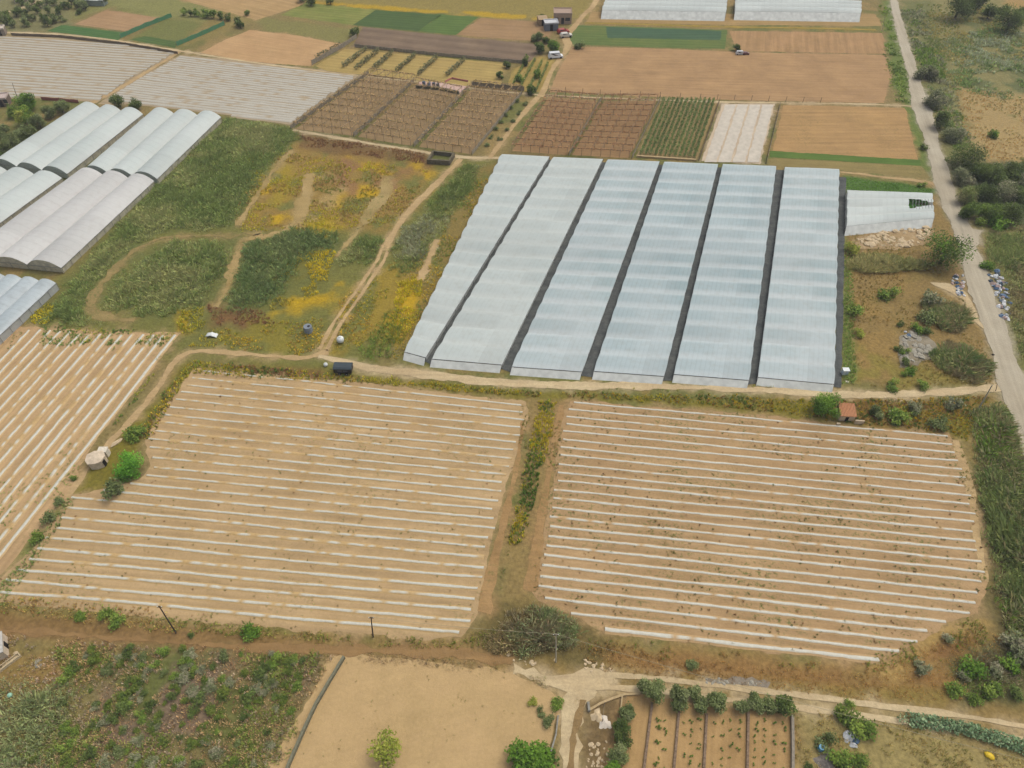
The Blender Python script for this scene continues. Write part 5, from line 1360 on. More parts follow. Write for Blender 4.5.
scatter('dry_brush', [[(350, 656), (400, 655), (470, 660), (545, 676), (560, 692), (548, 690), (500, 672), (440, 668), (380, 662)]], 7, .3, .4, 5, [(132, 112, 84), (116, 100, 76), (146, 128, 98), (112, 110, 64)], .07, seed=130, thr=.4, keepclear=False, label='line of dry twigs along the head of the bare sandy plot', catg='brush')
scatter('crop_weeds', [SAND], .12, .2, .16, 5, [(120, 116, 70), (104, 108, 58)], .08, seed=131, thr=.48, keepclear=False, label='few tiny weeds on the bare sandy plot', catg='weeds')
# young vines in the bottom plots: rows of single plants
V_, F_, C_ = crown_mesh(.26, .26, .45, 40, .16, PAL_GREEN + PAL_LIME, 55, lobes=4)
vt = mesh_obj('young_vine', V_, F_, M_LEAF, col=C_); vme = vt.data; bpy.data.objects.remove(vt)
rr = random.Random(9)
for (x0, x1) in [(655, 668), (682, 702), (712, 742), (754, 786), (655, 662)]:
    for cx in np.linspace(x0 + 2, x1 - 2, max(2, int((x1 - x0) / 9) + 1)):
        for y in range(722, 776, 7):
            if rr.random() < .3: continue
            p = P(cx + rr.uniform(-1, 1) - (y - 715) * .03, y + rr.uniform(-2, 2))
            o = bpy.data.objects.new('young_vine', vme); COL.objects.link(o); o.location = (p[0], p[1], 0)
            s = rr.uniform(.6, 1.2); o.scale = (s, s, s); o.rotation_euler = (0, 0, rr.random() * 6)
            tag(o, 'small young vine planted between the stone dividers', 'vine', 'young vines of the bottom plots')

# ------------------------------------------------------------------ rubble, boulders, rubbish
def rock_bm(r, size, flat=.6):
    m = MB(); n = 7; rings = [(0, .75), (.45, 1), (.8, .65)]
    V = [(0, 0, size * flat * r.uniform(.9, 1.1))]
    for z, k in rings[::-1]:
        for i in range(n):
            a = i * 2 * math.pi / n + r.uniform(-.2, .2); q = size * k * r.uniform(.75, 1.15)
            V.append((math.cos(a) * q, math.sin(a) * q * .85, z * size * flat + r.uniform(-.08, .08) * size))
    F = [(0, 1 + i, 1 + (i + 1) % n) for i in range(n)]
    for k in range(2):
        F += [(1 + k * n + i, 1 + (k + 1) * n + i, 1 + (k + 1) * n + (i + 1) % n, 1 + k * n + (i + 1) % n) for i in range(n)]
    m.add(V, F); return m
M_BOULD = mat_plain('pale_limestone', C(208, 186, 150), .9, .1, var=.22, scale=2, bump=.7)
M_RUBG = mat_plain('grey_rubble', C(168, 162, 146), .9, .1, var=.3, scale=3, bump=.7)
ROCKS = {}
def rocks(n, poly, mat, smin, smax, label, group, name='boulder', catg='rock', seed=1):
    r = random.Random(seed); x, y = sample([poly], 12, seed, edge=.2)
    k = np.random.default_rng(seed).permutation(len(x))[:n]
    if mat.name not in ROCKS:
        L = []
        for v in range(5):
            o = rock_bm(r, 1.).build(name, mat); L.append(o.data); bpy.data.objects.remove(o)
        ROCKS[mat.name] = L
    for i in k:
        s = smin + (smax - smin) * r.random() ** 2
        o = bpy.data.objects.new(name, r.choice(ROCKS[mat.name])); COL.objects.link(o)
        o.location = (x[i], y[i], -s * .08); o.scale = (s, s * r.uniform(.7, 1.2), s * r.uniform(.6, 1.1)); o.rotation_euler = (r.uniform(-.2, .2), r.uniform(-.2, .2), r.random() * 6)
        tag(o, label, catg, group)
rocks(150, [(856, 240), (872, 232), (890, 230), (905, 228), (925, 226), (930, 232), (924, 242), (905, 247), (880, 246), (856, 244)], M_BOULD, .2, 1.1, 'pale broken boulder in the heap in front of the torn greenhouse', 'boulder heap in front of the torn greenhouse', seed=5)
sheet('rubble_ground', [(900, 338), (912, 329), (934, 342), (938, 354), (920, 364), (902, 368), (897, 350)], mat_soil('rubble_dust', (160, 152, 134), (140, 128, 104), 0, 0, 0, fine=.3), .05, .8)
sheet('rubble_ground', [(852, 240), (872, 230), (930, 224), (936, 236), (924, 246), (880, 250), (852, 248)], mat_soil('boulder_dust', (190, 164, 124), (150, 126, 88), 0, 0, 0, fine=.3), .05, .8)
sheet('rubble_ground', [(706, 677), (740, 677), (770, 682), (766, 688), (706, 685)], mat_soil('grey_dust', (158, 150, 138), (140, 126, 104), 0, 0, 0, fine=.3), .05, .6)
rocks(90, [(903, 338), (912, 331), (932, 345), (934, 352), (918, 360), (902, 366), (900, 350)], M_RUBG, .2, .9, 'grey stone in the rubble pile of the right waste plot', 'rubble pile of the right waste plot', name='rubble_stone', seed=6)
rocks(30, [(584, 660), (600, 662), (614, 672), (586, 672)], M_BOULD, .1, .32, 'pale stone beside the track under the tamarisk bush', 'pale stones beside the track under the tamarisk bush', seed=7)
rocks(40, [(705, 678), (765, 682), (766, 686), (706, 683)], M_RUBG, .12, .4, 'grey stone in the strip of rubble along the lower track', 'strip of grey stones along the lower track', name='rubble_stone', seed=8)
rocks(45, [(590, 742), (608, 738), (612, 768), (586, 768)], M_BOULD, .12, .38, 'small pale stone on the rough ground beside the dirt branch', 'small stones beside the dirt branch at the bottom', seed=9)
sheet('grass_strip', [(580, 700), (586, 700), (577, 735), (573, 790), (566, 790), (570, 740)], mat_soil('dry_grass_strip', (142, 116, 76), (160, 134, 92), 0, 0, 0, fine=.25), .08, .5)
for i in range(4):
    a, b = i / 4 + .02, (i + 1) / 4 - .02
    c4 = G([(724 + 50 * a, 105), (724 + 50 * b, 105), (703 + 57 * b, 162.5), (703 + 57 * a, 162.5)])
    o4 = c4.mean(0); V4 = []; F4 = []; rr4 = np.random.default_rng(i)
    for j in range(25):
        for k in range(4):
            u = k / 3; v = j / 24
            pp4 = (c4[0] * (1 - u) + c4[1] * u) * (1 - v) + (c4[3] * (1 - u) + c4[2] * u) * v - o4
            V4.append((pp4[0] + (rr4.random() - .5) * .35 * (k in (0, 3)), pp4[1], .06 + rr4.random() * .12))
    F4 = [(j * 4 + k + 4, j * 4 + k + 5, j * 4 + k + 1, j * 4 + k) for j in range(24) for k in range(3)]
    tag(mesh_obj('mulch_sheet', V4, F4, mat_plain('pale_mulch_film', C(202, 192, 174), .6, .2, var=.12, scale=.6), loc=(o4[0], o4[1], 0)), 'pale film sheet laid on the whitish plot, %s from the left' % ordinal(i + 1), 'film sheet', 'film sheets on the whitish plot')
rocks(10, [(500, 650), (515, 648), (560, 660), (510, 668)], M_BOULD, .15, .5, 'pale stone at the head of the bare sandy plot', 'pale stones at the head of the bare sandy plot', seed=10)
rocks(8, [(855, 396), (900, 396), (905, 402), (860, 400)], M_BOULD, .15, .35, 'pale stone scattered along the upper dirt track', 'stones along the upper dirt track', seed=12)
# heap of white lime rubble
def heap(name, px, py, rx, ry, h, mat, label, seed, catg):
    c = P(px, py); m = MB(); r = random.Random(seed); V = []; n = 22; k = 6
    V.append((0, 0, h))
    for j in range(1, k + 1):
        for i in range(n):
            a = i * 2 * math.pi / n; q = j / k * (1 + .25 * math.sin(a * 3 + seed) + .15 * math.sin(a * 7))
            V.append((math.cos(a) * q * rx, math.sin(a) * q * ry, h * max(0, (1 - j / k)) ** 1.3 + (r.uniform(-.05, .08) * h if j < k else -.02)))
    F = [(0, 1 + i, 1 + (i + 1) % n) for i in range(n)]
    for j in range(k - 1):
        F += [(1 + j * n + i, 1 + (j + 1) * n + i, 1 + (j + 1) * n + (i + 1) % n, 1 + j * n + (i + 1) % n) for i in range(n)]
    m.add(V, F); o = m.build(name, mat, smooth=True, loc=c); return tag(o, label, catg)
heap('lime_heap', 605, 723, .8, .9, .3, mat_plain('white_lime', C(226, 214, 196), .9, .1, var=.08, scale=2, bump=.6), 'bright white heap of lime rubble beside the thin pale wall', 3, 'heap')
heap('gravel_heap', 597, 716, .8, .9, .4, M_BOULD, 'pale stony heap left of the white lime heap', 4, 'heap')
heap('grey_mound', 826, 762, 1.3, 1.2, .6, mat_plain('grey_mound', C(136, 128, 118), .9, .1, var=.3, scale=4, bump=.6), 'grey mound of twigs below the blue barrel', 5, 'heap')

RUB = [C(222, 224, 224), C(84, 110, 138), C(196, 198, 200), C(110, 124, 136), C(230, 230, 226), C(60, 74, 84), C(186, 160, 150)]
def rubbish(n, poly, label, group, seed, pal=RUB):
    r = random.Random(seed); x, y = sample([poly], 14, seed, edge=.2)
    ix = np.random.default_rng(seed).permutation(len(x))[:n]
    protos = []
    for k, c in enumerate(pal):
        mt = mat_plain('rubbish_%d' % k, c, .6, .3, var=.1)
        m = MB(); V = []
        for i in range(9):   # a slumped, knotted bag
            a = i * 2 * math.pi / 9; V += [(math.cos(a) * r.uniform(.35, .55), math.sin(a) * r.uniform(.3, .5), 0), (math.cos(a) * r.uniform(.3, .5), math.sin(a) * r.uniform(.25, .42), r.uniform(.15, .3)), (math.cos(a) * .12, math.sin(a) * .12, r.uniform(.34, .42))]
        V += [(0, 0, .52)]
        F = []
        for i in range(9):
            j = (i + 1) % 9; F += [(3 * i, 3 * j, 3 * j + 1, 3 * i + 1), (3 * i + 1, 3 * j + 1, 3 * j + 2, 3 * i + 2), (3 * i + 2, 3 * j + 2, 27)]
        m.add(V, F); o = m.build('rubbish_bag', mt); protos.append(o.data); bpy.data.objects.remove(o)
    for i in ix:
        o = bpy.data.objects.new('rubbish_bag', r.choice(protos)); COL.objects.link(o)
        s = r.uniform(.5, 1.5); o.location = (x[i], y[i], 0); o.scale = (s, s * r.uniform(.6, 1.2), s * r.uniform(.5, 1.1)); o.rotation_euler = (r.uniform(-.3, .3), r.uniform(-.3, .3), r.random() * 6)
        tag(o, label, 'rubbish', group)
rubbish(85, [(988, 272), (997, 271), (1006, 285), (1012, 305), (1010, 320), (1001, 322), (996, 300), (989, 285)], 'piece of dumped rubbish in the long heap on the right road edge', 'long rubbish heap on the right road edge', 3)
rubbish(30, [(951, 276), (962, 274), (965, 284), (967, 296), (958, 296), (952, 287)], 'piece of dumped rubbish in the small heap on the left road edge', 'small rubbish heap on the left road edge', 4)
rubbish(8, [(903, 332), (911, 332), (911, 338), (904, 337)], 'white and green litter on top of the grey rubble', 'litter on top of the grey rubble', 5, [C(228, 230, 226), C(120, 160, 140), C(210, 214, 214)])
rubbish(10, [(846, 733), (856, 733), (856, 746), (846, 744)], 'whitish junk under the shrubs beside the lower track', 'junk under the shrubs beside the lower track', 6, [C(190, 196, 200), C(120, 124, 132), C(220, 224, 222)])

# ------------------------------------------------------------------ huts, farm, vehicles, small things
M_PLAST = mat_plain('pale_plaster', C(206, 186, 156), .9, .1, var=.15, scale=2, bump=.3)
M_DARK = mat_plain('dark_opening', C(40, 36, 32), .8, .1, var=.1)
M_TILE = mat_plain('orange_roof_tile', C(196, 140, 100), .85, .15, var=.15, scale=5, bump=.4)
M_CONC = mat_plain('old_concrete', C(216, 198, 172), .9, .1, var=.2, scale=1.5, bump=.5)

def prism(pts, h0, h1):
    m = MB(); n = len(pts)
    m.add([(x, y, h0) for x, y in pts] + [(x, y, h1) for x, y in pts], [tuple(range(n))[::-1], tuple(range(n, 2 * n))] + [(i, (i + 1) % n, n + (i + 1) % n, n + i) for i in range(n)])
    return m

# stone hut with a faceted domed top
c = P(99, 463); t = thing('stone_hut', 'pale round-cornered stone hut beside the bright green bush', 'hut', c)
pts = [(math.cos(a) * 1.55 * k, math.sin(a) * 1.5 * k) for a, k in [(.3, 1), (1.1, 1.05), (2.0, .95), (2.8, 1.05), (3.6, 1.), (4.3, 1.05), (5.0, .95), (5.7, 1.02)]]
m = MB(); n = len(pts)
V = [(x, y, 0) for x, y in pts] + [(x * .97, y * .97, 1.5) for x, y in pts]
m.add(V, [(i, (i + 1) % n, n + (i + 1) % n, n + i) for i in range(n)]); m.build('wall', M_CONC, t)
m = MB(); V = [(x * 1.06, y * 1.06, 1.5) for x, y in pts] + [(x * 1.04, y * 1.04, 1.68) for x, y in pts] + [(x * .5, y * .5, 1.9) for x, y in pts] + [(0, 0, 1.95)]
F = [tuple(range(n))[::-1]]
for k in range(2): F += [(k * n + i, k * n + (i + 1) % n, (k + 1) * n + (i + 1) % n, (k + 1) * n + i) for i in range(n)]
F += [(2 * n + i, 2 * n + (i + 1) % n, 3 * n) for i in range(n)]
m.add(V, F); m.build('roof', M_CONC, t)
m = MB(); m.box(1.38, 1.52, -.75, -.1, 0, 1.25); m.build('doorway', M_DARK, t)
m = MB(); m.box(-.1, 1.25, 1.2, 2.2, 0, 1.5); o = m.build('annex', mat_plain('white_plaster', C(226, 216, 196), .9, .1), t)
m = MB(); m.box(-.2, 1.35, 1.1, 2.3, 1.5, 1.62); m.build('annex_roof', mat_plain('white_plaster', C(226, 216, 196), .9, .1), o)
c = P(107, 452); tag(rock_bm(random.Random(2), .75).build('boulder', M_BOULD, loc=c), 'white block just behind the stone hut', 'rock')
c = P(117, 443); o = rock_bm(random.Random(3), .95, .35).build('boulder', M_BOULD, loc=c); o.rotation_euler = (0, 0, .9); o.scale = (1.3, .6, 1); tag(o, 'long pale slab beside the track above the stone hut', 'rock')

# small ruined hut with orange roof
c = P(844, 416); t = thing('ruined_hut', 'small ruined hut with an orange roof beside the round tree', 'hut', c, -.08)
m = MB(); w_, l_, h_ = 1.35, 1.25, 1.9
m.box(-w_, w_, -l_, -l_ + .2, 0, h_ * .75); m.box(-w_, w_, l_ - .2, l_, 0, h_); m.box(-w_, -w_ + .2, -l_ + .2, l_ - .2, 0, h_ * .85); m.box(w_ - .2, w_, -l_ + .2, l_ - .2, 0, h_ * .85)
m.build('wall', M_PLAST, t)
m = MB()
m.add([(-w_ - .1, -l_ - .15, h_ * .78), (w_ + .1, -l_ - .15, h_ * .78), (w_ + .1, l_ + .1, h_ * 1.06), (-w_ - .1, l_ + .1, h_ * 1.06), (-w_ - .1, -l_ - .15, h_ * .78 + .1), (w_ + .1, -l_ - .15, h_ * .78 + .1), (w_ + .1, l_ + .1, h_ * 1.06 + .1), (-w_ - .1, l_ + .1, h_ * 1.06 + .1)],
      [(0, 3, 2, 1), (4, 5, 6, 7), (0, 1, 5, 4), (1, 2, 6, 5), (2, 3, 7, 6), (3, 0, 4, 7)])
for k in range(12):
    x = -w_ - .05 + k * (2 * w_ + .1) / 11; m.tube([(x, -l_ - .12, h_ * .78 + .11), (x, l_ + .08, h_ * 1.06 + .11)], .06, 5)
m.build('roof', M_TILE, t)
m = MB(); m.box(-.3, .3, -l_ - .012, -l_ - .002, 0, 1.2); m.build('doorway', M_DARK, t)
m = MB(); m.box(w_, w_ + 1.6, -l_ - .5, -l_ - .25, 0, .9); m.build('broken_wall', M_PLAST, t)
m = MB(); m.box(-w_ - .6, -w_, -l_ - 1.2, -l_ - .95, 0, .6); m.build('broken_wall', M_PLAST, t)

# hut cut by the left picture edge with a long pale trough
c = P(-3, 652); t = thing('flat_roof_hut', 'grey flat-roofed concrete hut cut by the left picture edge', 'hut', c, .5)
m = MB(); m.box(-1.7, 1.5, -1.6, 1.6, 0, 1.8); m.build('wall', M_CONC, t)
m = MB(); m.box(-1.8, 1.6, -1.7, 1.7, 1.8, 1.95); m.build('roof', mat_plain('hut_roof_grey', C(196, 192, 182), .9, .1, var=.15, bump=.3), t)
m = MB(); m.box(1.5, 1.515, -.4, .4, 0, 1.4); m.build('doorway', M_DARK, t)
c = P(10, 663); o = MB()
o.box(-.35, .35, -1.7, 1.5, 0, .12); o.box(-.35, -.27, -1.7, 1.5, .12, .5); o.box(.27, .35, -1.7, 1.5, .12, .5); o.box(-.27, .27, -1.7, -1.6, .12, .5); o.box(-.27, .27, 1.4, 1.5, .12, .5)
o = o.build('stone_trough', mat_plain('pale_trough', C(206, 188, 152), .9, .1), loc=c); o.rotation_euler = (0, 0, -.72); tag(o, 'long pale stone trough beside the hut at the left edge', 'trough')
c = P(16, 653); tag(rock_bm(random.Random(9), .35).build('boulder', M_BOULD, loc=c), 'pale stone at the upper end of the trough', 'rock')
rocks(7, [(34, 660), (42, 658), (40, 668), (34, 667)], M_RUBG, .15, .4, 'grey stone of the little pile right of the hut at the left edge', 'little stone pile right of the left edge hut', name='rubble_stone', seed=22)

def drum(name, px, py, r, h, mat, label, catg, tilt=0, lidmat=None, ring=True):
    c = P(px, py); t = thing(name, label, catg, c)
    prof = [(0, 0), (r * .94, 0), (r, .06 * h), (r, .34 * h), (r * 1.04, .36 * h), (r, .38 * h), (r, .66 * h), (r * 1.04, .68 * h), (r, .7 * h), (r, .94 * h), (r * .95, h), (0, h)]
    V = []; n = 16; F = []
    for (q, z) in prof:
        for i in range(n): a = i * 2 * math.pi / n; V.append((math.cos(a) * q, math.sin(a) * q, z))
    for j in range(len(prof) - 1): F += [(j * n + i, j * n + (i + 1) % n, (j + 1) * n + (i + 1) % n, (j + 1) * n + i) for i in range(n)]
    m = MB(); m.add(V, F); m.build('shell', mat, t)
    m = MB(); m.tube([(r * .3, 0, h - .01), (r * .3, 0, h + .05)], r * .35, 10); m.build('cap', lidmat or M_DARK, t)
    return t
drum('blue_barrel', 820, 749, .38, .85, mat_plain('blue_plastic', C(78, 154, 190), .4, .4, var=.08), 'bright blue barrel with a dark hole in its top', 'barrel')
drum('water_tank', 309, 332, .85, 1.6, mat_plain('grey_blue_plastic', C(132, 140, 148), .5, .3, var=.1), 'grey-blue water tank among yellow weeds', 'tank')

def ball_tank(name, px, py, r, mat, label, catg):
    c = P(px, py); t = thing(name, label, catg, c)
    V = []; F = []; n = 16; k = 9
    for j in range(k + 1):
        a = math.pi * j / k
        for i in range(n):
            b = i * 2 * math.pi / n; bulge = 1 + (.04 if j in (3, 6) else 0)
            V.append((math.sin(a) * math.cos(b) * r * bulge, math.sin(a) * math.sin(b) * r * bulge, r * .95 - math.cos(a) * r * .95))
    for j in range(k): F += [(j * n + i, j * n + (i + 1) % n, (j + 1) * n + (i + 1) % n, (j + 1) * n + i) for i in range(n)]
    m = MB(); m.add(V, F); m.build('shell', mat, t, smooth=True)
    m = MB(); m.tube([(0, 0, r * 1.86), (0, 0, r * 2.05)], r * .28, 10); m.build('neck', mat, t)
    return t
MW = mat_plain('white_plastic', C(228, 232, 228), .45, .35, var=.06)
ball_tank('spherical_tank', 341, 342, .75, MW, 'white round tank beside the wheel ruts above the black trailer', 'tank')
ball_tank('spherical_tank', 326, 366, .42, MW, 'small white round container left of the black trailer', 'tank')
ball_tank('spherical_tank', 11, 696, .33, mat_plain('pale_green_plastic', C(160, 206, 178), .4, .35), 'pale green round object in the weeds near the bottom left', 'container')

# small white tent-like sheet over a frame
c = P(212, 336); t = thing('plastic_cover', 'crumpled white plastic sheet over a small frame in the reeds', 'plastic sheet', c, -.1)
m = MB(); V = []; nx_, ny_ = 9, 5
for i in range(nx_):
    for j in range(ny_):
        x = (i / 8 - .5) * 2.4; y = (j / 4 - .5) * 1.1; z = .75 * (1 - abs(x) / 1.4) ** .7 * (1 - .35 * abs(y)) + .06 * math.sin(i * 2.1 + j * 3)
        V.append((x, y, z))
m.add(V, [(i * ny_ + j, (i + 1) * ny_ + j, (i + 1) * ny_ + j + 1, i * ny_ + j + 1) for i in range(nx_ - 1) for j in range(ny_ - 1)])
o = m.build('sheet', MW, t, smooth=True); sol = o.modifiers.new('s', 'SOLIDIFY'); sol.thickness = .03
m = MB(); m.tube([(-1, 0, 0), (0, 0, .72), (1, 0, 0)], .03, 5); m.build('frame', M_STEEL, t)

# black covered trailer
c = P(343.5, 375); t = thing('covered_trailer', 'black covered trailer parked on the verge beside the track', 'trailer', (c[0], c[1] + .9, 0), -.04)
MBK = mat_plain('black_tarpaulin', C(54, 66, 72), .55, .35, var=.12, scale=2, bump=.3)
MBS = mat_plain('black_paint', C(34, 34, 40), .45, .4, var=.1)
m = MB(); m.box(-1.7, 1.7, -.9, .9, .55, 1.45); o = m.build('body', MBS, t)
m = MB()
pr = [(-.95, 1.45), (-.95, 1.62), (-.6, 1.82), (0, 1.88), (.6, 1.82), (.95, 1.62), (.95, 1.45)]
V = [(x, y, z) for x in (-1.76, -.9, 0, .9, 1.76) for y, z in pr]; k = len(pr)
m.add(V, [(i * k + j, (i + 1) * k + j, (i + 1) * k + j + 1, i * k + j + 1) for i in range(4) for j in range(k - 1)] + [tuple(range(k)), tuple(4 * k + j for j in range(k))[::-1]])
m.build('cover', MBK, t)
for x in (-.55, .55):
    m = MB(); m.box(x - .42, x + .42, -.93, -.903, .85, 1.2); m.build('side_panel', mat_plain('grey_panel', C(92, 96, 104), .5, .3), t)
for x in (-.7, .7):
    for y in (-.98, .98):
        m = MB(); m.tube([(x, y - .09, .32), (x, y + .09, .32)], .32, 14); w = m.build('wheel', mat_plain('tyre', C(38, 38, 38), .9, .1), t)
        m = MB(); s = -1 if y < 0 else 1; m.tube([(x, y + s * .091, .32), (x, y + s * .11, .32)], .16, 10); m.build('hub', M_STEEL, w)
m = MB(); m.tube([(-1.7, 0, .6), (-2.5, 0, .55), (-2.7, 0, .55)], .05, 6); m.build('drawbar', MBS, t)

# cars
def car(px, py, rz, paint, label, van=False):
    c = P(px, py); t = thing('parked_van' if van else 'parked_car', label, 'van' if van else 'car', c, rz)
    L_ = 2.4 if van else 2.05; H_ = 1.95 if van else 1.45
    side = [(-L_, .35), (-L_, .85), (-L_ + .1, .95), (-L_ + .35, H_ - .1), (-L_ + .7, H_), (L_ - 1.7 + (.5 if van else 0), H_), (L_ - 1.0 + (.3 if van else 0), .98), (L_ - .1, .82), (L_, .6), (L_, .35)]
    n = len(side); V = []
    for y, k in ((-.84, 1), (-.78, .985), (.78, .985), (.84, 1)):
        for x, z in side: V.append((x * (1 if abs(y) < .8 else .985), y if z < 1 else y * .86, z))
    V2 = [(x, (-.85 if z < 1 else -.70), z) for x, z in side] + [(x, (.85 if z < 1 else .70), z) for x, z in side]
    m = MB(); m.add(V2, [(i, i + 1, n + i + 1, n + i) for i in range(n - 1)] + [tuple(range(n)), tuple(range(n, 2 * n))[::-1], (0, n, 2 * n - 1, n - 1)])
    m.build('body', mat_plain('paint_' + str(int(paint[0] * 1000)), paint, .3, .5, var=.03), t)
    G_ = mat_plain('car_glass', C(50, 58, 66), .15, .6, var=.02)
    m = MB(); x0, x1 = side[5][0], side[6][0]
    m.add([(x0 + .08, -.64, H_ - .05), (x0 + .08, .64, H_ - .05), (x1 + .02, .76, 1.04), (x1 + .02, -.76, 1.04)], [(0, 3, 2, 1)]); m.build('windscreen', G_, t)
    for s in (-1, 1):
        m = MB(); m.add([(-L_ + .6, s * .80, 1.06), (x1 - .3, s * .80, 1.06), (x0 - .1, s * .725, H_ - .12), (-L_ + .8, s * .725, H_ - .12)], [(0, 1, 2, 3)]); m.build('side_window', G_, t)
        for x in (-L_ + .75, L_ - .8):
            m = MB(); m.tube([(x, s * .78, .32), (x, s * .9, .32)], .32, 12); m.build('wheel', mat_plain('tyre', C(38, 38, 38), .9, .1), t)
        m = MB(); m.box(L_ - .02, L_ + .015, s * .6 - .15, s * .6 + .15, .62, .76); m.build('headlight', MW, t)
    return t
car(555.5, 58, .15, C(238, 240, 240), 'white van parked under the round trees on the farm track', True)
car(563, 33, .3, C(170, 60, 48), 'red car parked in the farmyard in front of the house')
car(566, 37, .2, C(214, 206, 192), 'cream car parked beside the red one in the farmyard')
car(740, 54.5, 0, C(210, 210, 210), 'small white vehicle beside the lone tree in the tan field', True).scale = (.6, .6, .6)
car(745.5, 54.5, .1, C(120, 62, 54), 'small dark red vehicle right of the white one in the tan field').scale = (.55, .6, .6)

# farm buildings
def house(name, label, px, py, w, d, h, rz, wallc, roofc, windows=2, pitch=0., door=True):
    c = P(px, py); t = thing(name, label, 'house' if d > 4 else 'shed', (c[0], c[1], 0), rz)
    mw = mat_plain('wall_%d' % int(px * 7 + py), wallc, .9, .1, var=.1, bump=.2); mr = mat_plain('roof_%d' % int(px * 7 + py), roofc, .85, .15, var=.15, scale=3, bump=.3)
    m = MB(); m.box(-w / 2, w / 2, 0, d, 0, h); m.build('wall', mw, t)
    m = MB(); e = .25
    if pitch:
        V = [(-w / 2 - e, -e, h), (w / 2 + e, -e, h), (w / 2 + e, d + e, h), (-w / 2 - e, d + e, h), (-w / 2 - e, d / 2, h + pitch), (w / 2 + e, d / 2, h + pitch)]
        m.add(V, [(0, 1, 5, 4), (2, 3, 4, 5), (0, 4, 3), (1, 2, 5), (0, 3, 2, 1)])
    else:
        m.box(-w / 2 - .1, w / 2 + .1, -.1, d + .1, h, h + .18)
        for a in ((-w / 2 - .1, w / 2 + .1, -.1, .08), (-w / 2 - .1, w / 2 + .1, d - .08, d + .1), (-w / 2 - .1, -w / 2 + .08, .08, d - .08), (w / 2 - .08, w / 2 + .1, .08, d - .08)):
            m.box(a[0], a[1], a[2], a[3], h + .18, h + .45)
    m.build('roof', mr, t)
    if door:
        m = MB(); m.box(-.5, .5, -.03, -.004, 0, 2.1); dd = m.build('door', M_DARK, t)
        m = MB(); m.box(.3, .38, -.06, -.032, 1., 1.1); m.build('handle', M_STEEL, dd)
    for k in range(windows):
        x = -w / 2 + (k + .5) * w / windows
        if abs(x) < 1: x += 1.4
        m = MB(); m.box(x - .5, x + .5, -.03, -.004, 1.0, 2.1); f = m.build('window', mat_plain('car_glass', C(50, 58, 66), .15, .6, var=.02), t)
        m = MB(); m.box(x - .6, x + .6, -.1, -.032, .9, .99); m.build('sill', M_PLAST, f)
    return t
house('farmhouse', 'pinkish flat-roofed farmhouse at the top beside the farm track', 562.5, 24, 6.2, 5.0, 3.2, -.02, C(186, 160, 138), C(176, 152, 134), 3)
house('shed', 'white and grey shed in front of the farmhouse', 551.5, 31, 4.6, 3.4, 2.3, .12, C(120, 126, 134), C(206, 206, 206), 0)
house('shed', 'tan shed left of the farmhouse', 543, 26, 2.8, 3.4, 2.2, .2, C(170, 144, 112), C(186, 160, 124), 0, pitch=.6)
house('long_shed', 'long white shed behind the olive grove at the top left', 94.5, 6, 7.5, 3.0, 2.0, -.05, C(150, 160, 150), C(222, 224, 218), 0, pitch=.4, door=False)
house('shed', 'pale shed cut by the top edge above the olive grove', 22, 3, 4.5, 3.8, 2.2, .3, C(196, 186, 160), C(206, 198, 178), 1)
house('shed', 'greyish lean-to hut with a pale roof at the far left edge', 3, 107, 3.4, 3.6, 2.2, .2, C(120, 104, 92), C(196, 178, 168), 1)
house('shed', 'pale roof of a hut cut by the left edge beside the striped field', 1, 36, 3.2, 3.2, 2., .3, C(150, 138, 124), C(204, 192, 176), 0)
# reddish net screen
fence('low red net screen behind the tunnel greenhouse roofs', [(42, 100), (60, 101), (79, 103)], h=1.0, every=2, mat=mat_plain('red_net', C(176, 112, 100), .8, .1), name='net_screen')
# yard with pinkish ground
sheet('yard', [(419, 82), (440, 82), (470, 87), (462, 93), (440, 89), (418, 86)], mat_soil('yard_pink', (206, 176, 160), (196, 160, 148), 0), .06, .2)
fence('pale red net along the back of the pinkish yard', [(445, 82.5), (452, 79), (468, 82)], h=.6, mat=mat_plain('pink_net', C(214, 140, 132), .8, .1), name='net_screen')
for k, (x, y, cc) in enumerate([(424, 85, C(110, 122, 140)), (429, 85.6, C(146, 156, 168)), (434, 86, C(96, 96, 104)), (438, 87, C(120, 112, 110))]):
    drum('plastic_drum', x, y, .5, 1.1, mat_plain('drum_%d' % k, cc, .5, .3), 'drum standing in the pinkish yard, %s from the left' % ordinal(k + 1), 'drum').__setitem__('group', 'drums in the pinkish yard')

# open cistern with rough walls
cq = G([(427, 164), (450, 165.5), (455, 157), (433, 154.5)]); o0 = cq.mean(0); cq = cq - o0
t = thing('open_cistern', 'dark open rectangular cistern with thick rough walls beside the dirt track', 'cistern', (o0[0], o0[1], 0))
for i in range(4):
    a, b = cq[i], cq[(i + 1) % 4]; d = (b - a) / np.hypot(*(b - a)); nn = np.array([-d[1], d[0]]) * .5
    m = prism([tuple(a), tuple(b), tuple(b + nn - d * .5), tuple(a + nn + d * .5)], 0, 1.3); m.build('wall', mat_plain('dark_stone_wall', C(112, 104, 84), .95, .1, var=.35, scale=2, bump=.8), t)
m = prism([tuple(p * .86) for p in cq], .0, .25); m.build('floor', mat_plain('mossy_floor', C(104, 106, 58), .95, .1, var=.3), t)

